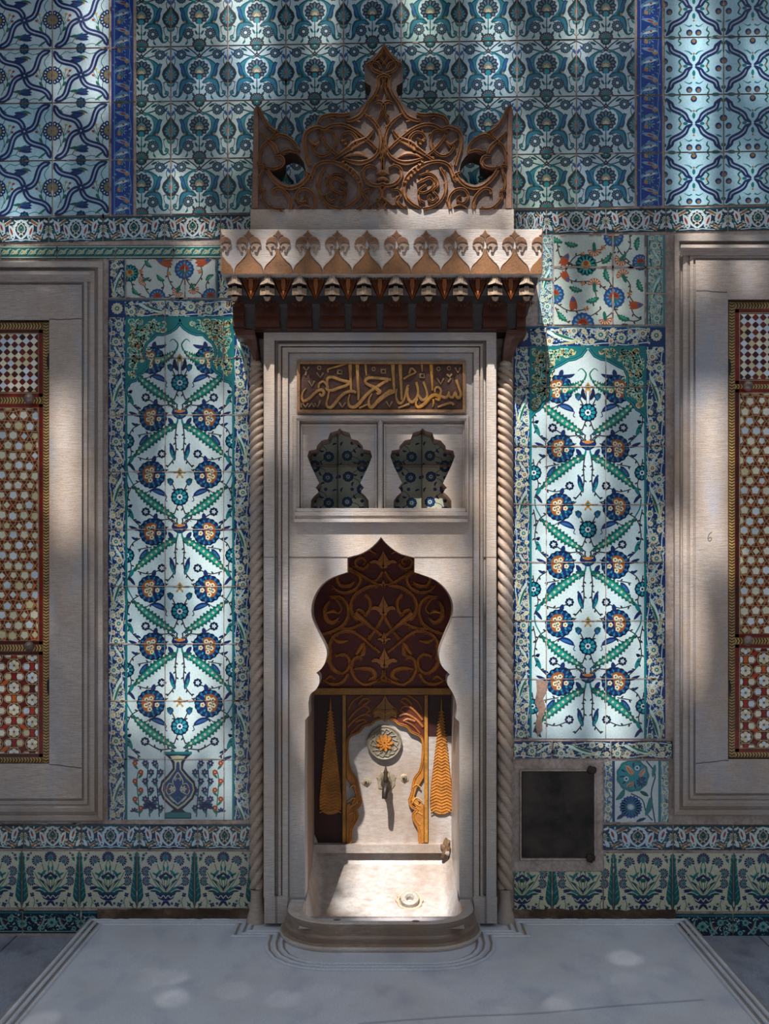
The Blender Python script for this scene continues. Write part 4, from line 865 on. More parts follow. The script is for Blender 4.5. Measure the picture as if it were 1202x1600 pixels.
mb.add(strip([943, 959], (1332, 1332), (1425, 1425), DADO, (92, 91), CR, [(1, .98, .9)], [(76, 0, 92, 91)]))
mb.add(strip([803, 863, 943], (1361, 1361), (1425, 1425), DADO, (92, 91), CR, [(1, .98, .88), (1, .98, .9)], [(34, 29, 92, 91), (0, 29, 76, 91)]))
tag(build('carnation_bowl_tile_row', mb, GLAZE), 'row of bowl and cypress tiles running under the iron hatch', 'tile row')
tag(build('navy_base_tile_strip', strip([-148, -56, 35, 126.5, 172], (1422, 1422), (1459, 1459), BASE, (90, 38), H('101f3a'), srcs=[None, None, None, (0, 0, 45, 38)]), GLAZE), 'navy base tiles with red leaf spindles at the paving edge', 'tile strip')
tag(build('navy_base_tile_strip', strip([1050, 1146, 1240, 1334], (1427, 1427), (1467, 1467), pat_base(8), (90, 38), H('101f3a')), GLAZE), 'navy base tiles with pale scrolls at the paving edge, below the numbered marble frame', 'tile strip')
# ================================================================ the fountain
FT = empty('wall_fountain', (0, 0, 0), 'tall marble wall fountain with carved crown, gilded niche and basin', 'fountain')
GOLD = H('b3742e'); GOLB = H('8e5424'); BRN = H('5b2c16'); DKB = H('2a0d07'); UMB = H('40201a'); STN = H('a89a94'); CARV = H('8a5a3a')
# ---- marble surround
mb = MB()
cw = (1, 1, 1); ln = (.32, .36, .46); rd = (.9, .62, .55)
prof = [(0, -.004), (0, .098), (.02, .104), (.41, .104), (.43, .084), (.46, .07), (.52, .07), (.55, .090), (.6, .096), (.66, .090), (.68, .072), (.7, .072), (.72, .090), (.93, .090), (.94, .076), (.99, .076), (1, .074)]
cols = [cw] * 4 + [ln] + [cw] * 5 + [rd] + [cw] * 2 + [ln, (.5, .55, .66), cw]
rect_frame(mb, (412, 517, 776, 1402), (453, 553, 738, 1402), prof, cols, 'LTR')
ARL = [(477, 1402), (476, 1219), (477, 1125), (483, 1118), (482, 1098), (485, 1085), (494, 1077), (499, 1067), (499, 1057), (494.5, 1051), (502, 1045), (508, 1035), (511, 1021), (508, 1009), (498, 989), (489, 969), (486.5, 953), (490, 935), (500, 917), (514, 905), (530, 898), (543, 894), (543, 871), (550, 869), (564, 865), (578, 857), (589, 847), (595.5, 839)]
ARR = [(602, 847), (613, 857), (626, 865), (640, 869), (648, 871), (648, 894), (660, 898), (680, 906), (695.5, 919), (705.5, 935), (708.5, 951), (705.5, 969), (697.5, 989), (689.5, 1009), (686.5, 1023), (689, 1037), (694, 1045), (703, 1053.5), (699.5, 1059), (699.5, 1069), (705.5, 1079), (711, 1090), (714, 1106), (712, 1122), (718, 1128), (718, 1250), (718, 1402)]
def sm(l, a, b): return l[:a] + crom(l[a:b + 1], 4) + l[b + 1:]
ARL = sm(ARL, 22, 27); ARL = sm(ARL, 9, 20); ARL = sm(ARL, 4, 8)
ARR = sm(ARR, 18, 23); ARR = sm(ARR, 5, 16); ARR = [(595.5, 839)] + ARR; ARR = sm(ARR, 0, 5)[1:]
ARCH = ARL + ARR
SMH = [(463, 654), (727, 654), (727, 812), (463, 812)]
tri_face(mb, [[(453, 553), (738, 553), (738, 1402)] + ARCH[::-1] + [(453, 1402)], SMH], .074)
fr = [W(x, y, .074) for x, y in ARCH]
for i in range(len(fr) - 1): mb.face([fr[i], fr[i + 1], (fr[i + 1][0], .06, fr[i + 1][2]), (fr[i][0], .06, fr[i][2])])
# plinth blocks under the jambs
for x0, x1 in ((413, 449), (741, 777)):
    pbox(mb, x0, 1402, x1, 1443, -.004, .106); pbox(mb, x0 + 17, 1402, x0 + 20, 1443, 0, .1085, (.55, .5, .5))
# block joints
for a, b, y in ((412, 543, 870.5), (648, 776, 870.5), (706, 758, 964)):
    pbox(mb, a, y - .5, b, y + .5, .07, .0766 if b != 776 and a != 412 else .0766, (.28, .24, .22))
pbox(mb, 412, 870, 428, 871.2, .09, .1048, (.28, .24, .22)); pbox(mb, 760, 870, 776, 871.2, .09, .1048, (.28, .24, .22))
build('marble_surround', mb, MARBLE, FT)
# ---- twin blind niches
ONX = [(0, 0), (-4, 4), (-15, 7), (-18.5, 17), (-28, 19), (-36, 28), (-36.5, 33), (-48, 35), (-50.5, 44), (-45, 59), (-32, 86), (-38, 93), (-35, 96), (-33, 100), (-40, 106), (-45, 113), (-45.5, 125)]
mb = MB(); rect_frame(mb, (457, 649, 733, 816), (469, 658, 726, 795), [(0, .074), (0, .088), (.15, .094), (.5, .094), (.75, .086), (.9, .086), (1, .05)], None)
holes = []
for cx_ in (531, 660.5):
    L = [(cx_ + x, 669 + y) for x, y in ONX]; L = L + [(2 * cx_ - x, y) for x, y in L[::-1][:-1]]; holes.append(L)
tri_face(mb, [[(469, 658), (726, 658), (726, 795), (469, 795)]] + holes, .05)
for L in holes:
    f3 = [W(x, y, .05) for x, y in L]; n = len(L)
    for i in range(n): mb.face([f3[i], f3[(i + 1) % n], (f3[(i + 1) % n][0], .105, f3[(i + 1) % n][2]), (f3[i][0], .105, f3[i][2])], (.62, .46, .38))
rect_frame(mb, (470, 663, 589, 795), (474, 668, 585, 795), [(0, .05), (0, .064), (.5, .062), (1, .05)], None, 'LTR'); rect_frame(mb, (600, 663, 726, 795), (604, 668, 722, 795), [(0, .05), (0, .064), (.5, .062), (1, .05)], None, 'LTR')
pbox(mb, 591, 658, 598, 795, .04, .082); pbox(mb, 593, 656, 596, 795, .04, .088)
for y0, y1, p in ((794, 800, .1), (800, 806, .106), (806, 811, .098), (811, 816, .11)): pbox(mb, 463 - (p > .1) * 3, y0, 728 + (p > .1) * 3, y1, .04, p)
build('niche_frame', mb, MARBLE, FT, bevel=.0015)
for cx_ in (531, 660.5):
    mb = MB()
    for i in (0, 1):
        for j in (0, 1): tile(mb, ROSE, (96, 96), [(cx_ - 76 + i * 74, 658 + j * 72), (cx_ - 2 + i * 74, 658 + j * 72), (cx_ - 2 + i * 74, 730 + j * 72), (cx_ - 76 + i * 74, 730 + j * 72)], None, (.8, .8, .72), -.1, -.4, H('c9cdc0'), False)
    build('niche_tile', mb, GLAZE, FT)
# ---- inscription panel
mb = MB(); rect_frame(mb, (464, 564, 728, 645), (470, 570, 722, 639), [(0, .07), (0, .092), (.2, .096), (.8, .096), (1, .08)], [H('a88a72'), H('b09078'), H('a77b52'), H('6e4526')])
tri_face(mb, [[(470, 570), (722, 570), (722, 639), (470, 639)]], .08, H('5c3a2c'))
ip = build('inscription_panel', mb, PAINT, FT)
mb = MB(); gL, gR = Zm(460, 560, 8.586), Zm(590, 560, 8.586); IC = H('c08c4c'); IO = H('cc8e30')
def ins(g, pts, w, col=IC, h=.009, k=4): carve(mb, g(pts), ([v / 7.3 for v in w] if isinstance(w, list) else w / 7.3), .08, h, col, ROUND if 0 else [(-1, 0), (-.85, .9), (0, 1), (.85, .9), (1, 0)], k)
for pts, w in (([(162, 395), (118, 450), (102, 520), (125, 575), (200, 535), (260, 480), (320, 430), (370, 425), (398, 460), (370, 500), (335, 470)], [10, 20, 28, 34, 34, 32, 34, 40, 38, 34, 24]),
               ([(325, 400), (335, 340), (385, 310), (430, 350), (445, 400), (470, 440)], 26), ([(455, 395), (440, 320), (450, 265), (510, 250), (620, 290), (740, 320), (690, 365), (600, 395), (520, 425), (450, 425), (420, 390)], [24, 30, 34, 36, 34, 40, 34, 34, 34, 30, 20]),
               ([(465, 440), (452, 520), (430, 600), (450, 650), (495, 655), (560, 585), (620, 510), (700, 455), (780, 440), (830, 460)], [20, 22, 26, 34, 40, 38, 36, 34, 34, 30]),
               ([(750, 62), (752, 200), (762, 430)], [50, 34, 26]), ([(845, 62), (850, 250), (862, 480), (858, 560)], [50, 34, 30, 24]),
               ([(745, 480), (725, 560), (740, 635), (795, 655), (860, 615), (940, 520), (1040, 425), (1120, 375), (1202, 320), (1260, 300)], [14, 22, 36, 46, 44, 40, 38, 36, 34, 30]),
               ([(1300, 285), (1202, 272), (1060, 258), (975, 272), (955, 320), (1010, 360), (1085, 395), (1150, 450), (1105, 475)], [36, 34, 36, 38, 34, 36, 44, 46, 30]),
               ([(1045, 470), (1005, 540), (1002, 620), (1035, 660), (1085, 615), (1140, 545), (1210, 490), (1290, 430), (1345, 450)], [14, 22, 36, 44, 42, 38, 36, 36, 28]),
               ([(955, 62), (960, 150), (968, 235)], [34, 26, 8]), ([(455, 190), (450, 150), (480, 135), (600, 100), (705, 62)], [14, 24, 22, 26, 30]), ([(870, 668), (985, 615)], [26, 16])):
    ins(gL, pts, w)
for pts, w, c in (([(205, 62), (212, 250), (225, 430), (225, 450), (150, 478), (60, 535), (0, 590)], [50, 34, 30, 34, 36, 40, 40], IC), ([(303, 62), (315, 300), (325, 560)], [48, 34, 26], IC),
               ([(262, 405), (248, 500), (275, 585), (320, 600), (360, 540), (385, 440), (400, 375), (425, 365)], [16, 24, 34, 34, 28, 24, 24, 18], IC),
               ([(415, 390), (402, 480), (430, 570), (480, 580), (530, 520), (545, 430), (520, 315)], [20, 28, 38, 38, 30, 28, 32], IC), ([(545, 480), (590, 550), (640, 550), (668, 490), (645, 390), (612, 312)], [24, 36, 36, 28, 28, 32], IC),
               ([(545, 540), (515, 600), (535, 650), (580, 645), (650, 590), (710, 520), (770, 488), (825, 515), (820, 555), (775, 540)], [12, 24, 34, 40, 40, 40, 44, 42, 34, 20], IO),
               ([(720, 62), (730, 250), (738, 430)], [48, 32, 22], IO), ([(770, 455), (775, 405), (815, 385), (852, 430), (845, 495), (900, 525), (945, 505), (960, 450), (965, 505), (1010, 520), (1045, 450), (1060, 510), (1095, 530), (1120, 480), (1095, 400), (1055, 285)], [20, 24, 26, 28, 30, 36, 32, 20, 30, 34, 22, 34, 38, 32, 30, 36], IC),
               ([(808, 655), (900, 620), (990, 595), (1025, 625)], [18, 28, 30, 36], IC), ([(278, 665), (430, 608)], [24, 28], IC), ([(350, 275), (430, 225), (500, 200)], [22, 26, 20], IC), ([(425, 205), (455, 130), (510, 180), (480, 205)], 22, IC), ([(595, 62), (600, 180)], [34, 10], IC), ([(748, 545), (752, 600), (738, 655)], [26, 22, 10], IO)):
    ins(gR, pts, w, c)
for g, l in ((gL, ((120, 110, 160, 160, 200, 110), (160, 175, 158, 200, 148, 225), (300, 190, 350, 255, 390, 190), (190, 300, 235, 375, 272, 300), (600, 590, 645, 655, 690, 590), (110, 600, 150, 655, 185, 600), (190, 655, 235, 600, 270, 655), (270, 600, 310, 655, 350, 560), (85, 590, 88, 630, 90, 660))), (gR, ((1040, 120, 1080, 190, 1112, 120), (930, 210, 968, 250, 1000, 205), (800, 262, 850, 345, 890, 262), (118, 575, 160, 650, 200, 572), (945, 320, 975, 285, 985, 262)))):
    for a in l: ins(g, [(a[0], a[1]), (a[2], a[3]), (a[4], a[5])], [24, 20, 24], H('a58058'), .007, 0)
for g, x, y in ((gL, 335, 125), (gL, 1065, 140), (gR, 820, 140), (gR, 960, 130)): ins(g, [(x + 22 * cos(t), y + 24 * sin(t)) for t in (0, 1, 2, 3, 4, 5, 6.1)], 17, H('a58058'), .007, 2)
for g, x, y in ((gL, 610, 180), (gR, 80, 170), (gR, 600, 232)): ins(g, [(x - 28, y - 22), (x + 26, y - 24), (x + 26, y + 26), (x - 26, y + 24), (x - 28, y - 30)], 22, H('a58058'), .007, 0)
build('calligraphy', mb, PAINT, ip)
# ---- twisted columns
def pitch(y): 
    T = [(560, 11.3), (700, 13), (830, 17), (1000, 19.5), (1300, 21.5), (1400, 22)]
    for (a, b), (c, d) in zip(T, T[1:]):
        if y <= c: return b + (d - b) * (y - a) / (c - a)
    return 22
for cxp, rr, sg, y0 in ((401, .0305, 1, 576), (789.5, .0335, -1, 576)):
    mb = MB(); rows = []; ph = 0.; y = y0; cp = .042; s = F / (D - cp); X = (cxp - CX) / s
    while y < 1388:
        z = CZ - (y - CY) / s; row = []
        for k in range(48):
            a = 2 * pi * k / 48; u = (3 * a - sg * ph + (0 if sg > 0 else 2)) / 2
            r = rr * (.56 + .47 * abs(sin(u)) ** .7)
            row.append((X + r * cos(a), -cp - r * sin(a), z))
        rows.append(row); ph += 2 * pi * 1.6 / pitch(y); y += 1.6
    mb.grid(rows, (.82, .72, .63), closed=True, flip=True)
    col = build('twisted_column', mb, MARBLE, FT, smooth=True)
    for nm, prof_ in (('column_base', [(1388, .030), (1392, .024), (1408, .026), (1422, .031), (1430, .038), (1438, .043), (1443, .043)]), ('column_capital', [(561, .006), (563, .012), (568, .026), (571, .027), (573, .022), (576, .030), (580, .031)])):
        mb = MB(); mb.grid([[(X + r * cos(2 * pi * k / 20), -cp - r * sin(2 * pi * k / 20), CZ - (yy - CY) / s) for k in range(20)] for yy, r in prof_], (.95, .88, .82), closed=True, flip=True)
        build(nm, mb, MARBLE, col, smooth=True)
# ---- cornice with palmette band
mb = MB(); x0, x1 = 345, 848; pf = .32
pbox(mb, x0, 358, x1, 429, -.004, pf)
cor = build('cornice', mb, MARBLE, FT, bevel=.003)
mb = MB()
base = [(0, 388), (2.4, 388), (2.6, 393), (5.4, 400), (9, 404), (13.5, 409), (18, 413), (21.5, 419), (23, 428.3), (0, 428.3)]
lobeU = [(.8, 379), (1, 374), (4, 370.5), (9, 369), (14, 370.5), (18, 374.5), (19.6, 381), (16, 379), (11, 378), (6, 379.5), (3, 382)]
lobeL = [(3.4, 385), (6, 381.5), (10, 380), (15, 381), (20, 384.5), (17, 386), (15, 390), (13.5, 394.5), (8.6, 394), (10, 390), (10.5, 386.5), (7.6, 385), (6.6, 388), (4.8, 390), (3, 388)]
tip = [(0, 358.5), (2.2, 362), (5, 365.5), (8.4, 367.6), (5, 369), (2, 371.5), (0, 377)]
T1, T2, T3 = H('86592f'), H('7e5232'), H('a08672')
for k in range(12):
    c = 342.4 + 46.2 * k
    for sg, shs in ((1, [([(-x, y) for x, y in base[::-1][1:]] + base[1:-1], T1, .006), ([(-x, y) for x, y in tip[::-1][:-1]] + tip[:-1], T2, .006)]), (1, [(lobeU, T2, .009), (lobeL, T3, .009)]), (-1, [(lobeU, T2, .009), (lobeL, T3, .009)])):
        for sh, col, h in shs:
            pts = [(max(x0, min(x1, c + sg * x)), y) for x, y in sh]
            if max(q[0] for q in pts) - min(q[0] for q in pts) < 1.2: continue
            relief(mb, pts, pf, h, col, H('b39a88'), .9)
        o = [(2.5, 386), (2.6, 393), (5.4, 400), (9, 404), (13.5, 409), (18, 413), (21.5, 419), (23, 428)]
        pts = [(c + sg * x, y) for x, y in o]
        if all(x0 + 1 < q[0] < x1 - 1 for q in pts): carve(mb, pts, 1.8, pf, .009, H('b39a88'), ROUND, 2)
build('palmette_band', mb, PAINT, cor)
# ---- muqarnas brackets under it
mb = MB()
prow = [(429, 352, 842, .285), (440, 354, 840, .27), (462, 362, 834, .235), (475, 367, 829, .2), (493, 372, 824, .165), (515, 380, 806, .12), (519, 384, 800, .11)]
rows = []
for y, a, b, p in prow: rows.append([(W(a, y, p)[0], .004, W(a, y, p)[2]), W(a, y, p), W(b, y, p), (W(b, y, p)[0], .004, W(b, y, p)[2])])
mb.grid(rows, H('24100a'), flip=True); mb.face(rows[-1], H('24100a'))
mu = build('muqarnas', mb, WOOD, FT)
def tier(mb, c, rws, col, arch=0):
    """prow-fronted tier; rws: (y, half width, p edge, p centre)"""
    g = []
    for y, hw, pe, pc in rws:
        g.append([W(c - hw, y, pe - .05), W(c - hw, y, pe), W(c - hw * .5, y + arch * .4, (pe + pc) / 2 + .002), W(c, y + arch, pc), W(c + hw * .5, y + arch * .4, (pe + pc) / 2 + .002), W(c + hw, y, pe), W(c + hw, y, pe - .05)])
    mb.grid(g, col, flip=True); mb.face(g[-1], H('2a120a')); mb.face(g[0], col)
BC = [366.4, 417.7, 468, 519.2, 569, 618.6, 670, 719.7, 774, 823]
PALE = H('b9a28c')
for i, c in enumerate(BC):
    mb = MB()
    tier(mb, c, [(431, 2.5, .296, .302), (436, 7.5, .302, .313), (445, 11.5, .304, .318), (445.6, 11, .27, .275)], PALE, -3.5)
    for dx in (-3, -1, 1, 3): carve(mb, [(c + dx, 430), (c + dx * 1.3, 443)], 1.5, .312, .004, H('dcc9b6'), ROUND, 0)
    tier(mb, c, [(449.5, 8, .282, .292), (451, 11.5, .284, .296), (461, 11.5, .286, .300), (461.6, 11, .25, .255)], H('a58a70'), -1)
    for dx in (-2.4, 0, 2.4): carve(mb, [(c + dx, 447), (c + dx, 460)], 1.4, .296, .004, H('dcc9b6'), ROUND, 0)
    tier(mb, c, [(463, 6, .262, .272), (468, 4.5, .262, .274), (470, 3, .255, .268)], H('cdb49c'), 1)
    for dx, yy in ((-10, 473), (-6, 476), (0, 477), (6, 476), (10, 473), (-4, 471), (4, 471)): 
        g = [[W(c + dx + 3 * u * v, yy + 3 * w_, .245 + .012 * u2) for u, w_ in ((1, 0), (.7, .7), (0, 1), (-.7, .7), (-1, 0), (-.7, -.7), (0, -1), (.7, -.7))] for v, u2 in ((1, 0), (.75, .7), (.2, 1))]; mb.grid(g, H('6a3a22'), closed=True)
    hw = 19 if 0 < i < 9 else 15
    for a, b, y0_, y1_, p_, cc in ((-hw, hw, 474, 493, .20, H('4e230f')), (-hw, hw, 493.5, 510, .165, H('592a12')), (-hw - 1, hw + 1, 510, 514, .15, H('4c2410'))):
        xa, xb = max(c + a, 364 if i == 0 else c + a), min(c + b, 822 if i == 9 else c + b)
        if xb > xa: pbox(mb, xa, y0_, xb, y1_, .08, p_, cc)
    xa = c - hw; pbox(mb, max(xa, 372), 493.2, min(c + hw, 812), 494.4, .1, .172, H('b07438'))
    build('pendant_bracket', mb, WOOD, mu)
lc = [(a + b) / 2 for a, b in zip(BC, BC[1:])]
for c in lc:
    mb = MB()
    fan = [(-15, 433), (-8, 431), (0, 430), (8, 431), (15, 433)]
    relief(mb, [(c - 20, 431), (c + 20, 431), (c + 13, 446), (c + 6, 460), (c, 471), (c - 6, 460), (c - 13, 446)], .258, .016, H('5f2b12'), H('4a1f0e'), 2.5)
    relief(mb, [(c - 4, 434), (c + 4, 434), (c + 5, 446), (c, 464), (c - 5, 446)], .278, .008, H('94521f'), H('6a3414'), 1.4)
    for dx, dy in ((-15, 431), (15, 431), (-9, 433), (9, 433)): carve(mb, [(c + dx, dy), (c + dx * .55, 448), (c, 468)], [1.2, 2, .8], .277, .006, H('8a4c22'), ROUND, 3)
    for sg in (-1, 1): carve(mb, [(c + sg * 22, 430), (c + sg * 17, 434), (c + sg * 10, 432)], [4, 4, 1], .268, .01, H('a07444'), ROUND, 3)
    build('leaf_corbel', mb, WOOD, mu)
# side corbels falling to the columns
for sg, xa, xb, xc in ((-1, 366, 384, 404), (1, 824, 812, 786)):
    mb = MB(); g = []
    for y, xo, xi, p in ((515, xa, xc + 6 * sg, .13), (524, xa + 2 * -sg, xc + 5 * sg, .125), (531, xb, xc + 3 * sg, .11), (540, xb + 3 * -sg, xc + 2 * sg, .1), (556, xb + 10 * -sg, xc, .075), (566, xb + 13 * -sg, xc, .06)):
        m_ = (xo + xi) / 2; g.append([(W(xo, y, p)[0], .004, W(xo, y, p)[2]), W(xo, y, p - .02), W(m_, y, p), W(xi, y, p - .01), (W(xi, y, p)[0], .004, W(xi, y, p)[2])])
    mb.grid(g, H('5f3826'), flip=sg < 0); build('corner_corbel', mb, WOOD, mu)
# ---- crown
zc = Zm(390, 60, 5.464)
def crc(y): return 597 + (327 - y) * .014
def cmir(pts): return [(2 * crc(y) - x, y) for x, y in pts]
OUT = [(391, 357.5), (392.5, 327), (394, 290), (395.5, 230), (396.4, 172), (401, 163.5), (408, 168), (413, 181), (421, 192), (435, 204.6), (447, 208), (457.7, 217), (465, 228), (467, 232), (469, 228), (472, 217), (474, 206), (483, 196), (496, 194), (497, 188), (503.5, 181), (518, 176.5), (545.6, 175), (560, 169), (573, 157), (580, 142), (579, 134), (570, 128), (569.5, 104), (573, 97), (584, 87), (593, 80), (598, 71), (601, 66.5)]
HOLE = [(444, 243), (454, 238.5), (463, 240), (469, 245), (475, 254), (478, 267), (474, 278), (465, 286), (452, 289), (438, 283), (423, 269), (436, 264), (443, 255)]
mb = MB(); L = OUT + cmir(OUT[:-1])[::-1]
prism(mb, L, .17, .27, H('75625a'), H('4a2a1c'), [HOLE, cmir(HOLE)])
cr = build('crown', mb, PAINT, FT)
mb = MB(); pbox(mb, 391.5, 327, 803, 358, .16, .273, (1, .97, .95)); build('crown_plinth', mb, MARBLE, cr)
mb = MB(); CS = H('8f5f36'); CP = .27; CH = .016
def cs(pts, w=27, col=CS, prof=BEAD, h=CH, lift=0, k=5):
    q = zc(pts); w2 = [v / 4.9 for v in w] if isinstance(w, list) else w / 4.9
    for Z in (q, cmir(q)):
        carve(mb, Z, w2, CP, h, col, prof, k, lift)
        if prof is BEAD: sprout(mb, crom(Z, 4), CP, h * .8, col, 15, 5, 3.6)
relief(mb, [(397, 172), (401, 166), (404, 175), (405, 215), (404, 326), (394, 326)], CP, .006, H('8a6650'), H('8a6650'), 1); q_ = [(397, 172), (401, 166), (404, 175), (405, 215), (404, 326), (394, 326)]; relief(mb, cmir(q_), CP, .006, H('96705a'), H('8a6650'), 1)
cs([(1150, 70), (1085, 160), (1035, 215), (1060, 270), (1130, 300)], 26); cs([(1150, 110), (1120, 160), (1160, 230)], 16)
cs([(1000, 225), (1040, 200), (1100, 215), (1120, 260)], 22)
cs([(1150, 310), (1100, 335), (1100, 400), (1065, 480), (1015, 545), (975, 620), (930, 670), (850, 700), (822, 688)], [30, 26, 26, 26, 26, 34, 38, 30, 16])
cs([(1165, 330), (1140, 400), (1115, 470), (1085, 530)], 16)
cs([(588, 718), (622, 668), (700, 648), (800, 652), (856, 640)], 26)
cs([(515, 1085), (492, 1000), (474, 920), (472, 840), (503, 785), (580, 757), (640, 772), (700, 742), (790, 735), (880, 770), (960, 830), (1040, 900), (1085, 945)], 28)
cs([(985, 650), (1050, 700), (1102, 770), (1120, 860), (1108, 950), (1070, 1010), (1000, 1050), (930, 1062), (850, 1045), (790, 1020)], [14, 28, 28, 28, 28, 28, 34, 44, 30, 12])
cs([(1062, 780), (1005, 850), (905, 900), (835, 950), (760, 1000), (700, 1040)], [18, 34, 60, 44, 26, 24]); cs([(600, 820), (650, 895), (705, 955), (765, 1003)], 24)
cs([(570, 800), (690, 785), (732, 850), (715, 940), (640, 1000), (570, 985), (532, 925), (560, 900)], [14, 20, 24, 22, 22, 24, 22, 14]); cs([(500, 860), (560, 905), (600, 880), (560, 940)], [10, 30, 24, 8], prof=ROUND)
cs([(510, 1215), (540, 1150), (570, 1085), (640, 1052), (720, 1057), (790, 1082), (860, 1122), (920, 1182), (948, 1262), (932, 1350), (872, 1412), (800, 1450)], [28, 28, 28, 26, 26, 40, 50, 46, 32, 28, 26, 18])
cs([(645, 1100), (600, 1180), (590, 1280), (620, 1370), (690, 1432), (780, 1455)], 24)
cs([(840, 1240), (790, 1215), (730, 1190), (690, 1230), (720, 1290), (790, 1320), (830, 1300)], [10, 26, 26, 24, 22, 20, 12]); cs([(820, 1170), (740, 1150), (680, 1185), (660, 1250), (700, 1300), (660, 1350), (700, 1395), (740, 1360), (720, 1330)], [14, 20, 22, 22, 20, 22, 22, 18, 12]); cs([(760, 1250), (820, 1300), (815, 1370), (770, 1400)], 20)
cs([(148, 1120), (200, 1200), (270, 1258), (345, 1278), (425, 1255), (485, 1200), (510, 1150)], 32); cs([(470, 1140), (510, 1160), (525, 1200), (500, 1225)], 22)
cs([(62, 575), (98, 640), (150, 735), (200, 780), (235, 800), (200, 815)], [24, 24, 24, 24, 22, 12]); cs([(80, 795), (150, 865), (210, 920), (238, 985)], [16, 26, 40, 24]); cs([(245, 790), (185, 855), (112, 920), (88, 1000), (82, 1075)], 22)
cs([(190, 865), (262, 822), (340, 850), (395, 905), (405, 970), (350, 955), (300, 962), (268, 985)], [14, 24, 22, 24, 20, 24, 26, 14]); cs([(210, 1010), (268, 1010), (290, 1058), (255, 1098), (190, 1108), (130, 1095)], [16, 30, 30, 26, 22, 16]); cs([(70, 1095), (110, 1085), (110, 1140), (85, 1200), (95, 1280), (125, 1300)], 22)
cs([(75, 1300), (122, 1310), (108, 1360), (150, 1415), (205, 1452), (300, 1455)], [14, 24, 22, 22, 22, 14]); cs([(208, 1330), (208, 1292), (262, 1282), (320, 1330), (352, 1400), (345, 1455)], [22, 24, 24, 26, 34, 30])
cs([(548, 1455), (562, 1380), (540, 1322), (490, 1287), (430, 1292), (398, 1345), (425, 1398), (470, 1402), (492, 1365), (462, 1340)], [30, 24, 22, 22, 24, 24, 22, 18, 16, 12]); cs([(400, 1455), (460, 1420), (520, 1440)], [10, 20, 8], prof=ROUND)
cs([(1085, 1108), (1030, 1085), (982, 1112), (975, 1175), (1020, 1235), (1090, 1255), (1150, 1240)], [14, 22, 24, 26, 34, 30, 20]); cs([(1060, 1295), (1000, 1292), (972, 1335), (1005, 1380), (965, 1430), (915, 1458)], [14, 22, 24, 32, 26, 12]); cs([(1110, 1275), (1145, 1345), (1085, 1400), (1010, 1452)], [18, 16, 16, 12])
cs([(1135, 860), (1150, 960), (1135, 1060), (1140, 1170)], 24); cs([(1110, 950), (1140, 1040)], 16); cs([(1060, 555), (1110, 540), (1150, 575), (1140, 640), (1095, 700), (1085, 730)], [14, 30, 26, 18, 18, 10]); cs([(1150, 600), (1180, 700), (1200, 760)], 18)
cs([(850, 850), (805, 878), (780, 850), (805, 808), (862, 802), (908, 850), (900, 905)], [12, 22, 22, 20, 24, 30, 30]); cs([(800, 1022), (860, 992), (940, 985), (1010, 1020)], [10, 34, 44, 10], prof=ROUND); cs([(980, 640), (1000, 655), (990, 672)], 18, prof=ROUND); cs([(910, 700), (945, 712)], 22, prof=ROUND); cs([(695, 680), (728, 690)], 20, prof=ROUND); cs([(1040, 870), (1080, 945)], 14, prof=ROUND)
for y0_, w_ in ((1160, 60), (1215, 40)): cs([(1080, y0_), (1130, y0_ - 25), (1170, y0_)], [10, 34, 20], prof=ROUND)
cs([(1170, 1260), (1130, 1330), (1170, 1400)], [10, 30, 10], prof=ROUND); cs([(1170, 1400), (1150, 1440), (1172, 1465)], 18, prof=ROUND)
for x, y, n, a0 in ((900, 1180, 5, .8), (860, 1110, 4, .6), (855, 930, 4, -.6)):
    for t in range(n): cs([(x - 70 + t * 26, y - 50 + t * 26), (x - 50 + t * 26, y - 62 + t * 26)], 20, prof=ROUND, lift=.006)
build('scroll_carving', mb, PAINT, cr)
# ---- niche chamber
CX0, CX1, PB = -.362, .302, -.5
mb = MB()
zt, zb = 1.84, .0
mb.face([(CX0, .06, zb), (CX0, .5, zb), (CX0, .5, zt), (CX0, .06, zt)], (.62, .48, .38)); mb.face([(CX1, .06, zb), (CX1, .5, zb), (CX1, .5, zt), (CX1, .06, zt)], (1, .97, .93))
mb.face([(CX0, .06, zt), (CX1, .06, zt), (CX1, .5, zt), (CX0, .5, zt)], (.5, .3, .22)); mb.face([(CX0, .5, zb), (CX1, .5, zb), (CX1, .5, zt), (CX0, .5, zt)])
# front shell of the chamber round the lobed opening
a0, a1 = W(0, 0, -.06), None
def PX(X, p): return CX + X * F / (D - p)
pbox(mb, PX(CX0, -.45), 1320, PX(CX1, -.45), 1333, -.5, -.46)
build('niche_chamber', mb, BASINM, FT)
sB = F / (D + .5); bL, bR = CX + CX0 * sB, CX + CX1 * sB
mb = MB(); tri_face(mb, [[(bL, 800), (bR, 800), (bR, 1078), (bL, 1078)]], PB + .002, H('6a1c0c'))
AC = H('c98038'); gA = Zm(480, 835, 5.008)
def ac(pts, w=20, col=AC, prof=BEAD, h=.012, lift=0, k=4, one=False):
    q = gA(pts); w2 = [v / 5.008 for v in w] if isinstance(w, list) else w / 5.008
    for Z in ((q,) if one else (q, mir(q, 599.8))):
        carve(mb, Z, w2, PB + .002, h, col, prof, k, lift)
        if prof is BEAD: sprout(mb, crom(Z, 4), PB + .002, h * .8, H('a86228'), 8.5, 5, 3.6)
ac([(590, 290), (560, 340), (530, 372)]); ac([(320, 262), (400, 305), (480, 352), (565, 402)], 22); ac([(480, 230), (455, 265), (405, 262), (376, 228), (392, 192), (432, 184), (458, 215), (432, 240)], [24, 20, 20, 20, 20, 20, 18, 10])
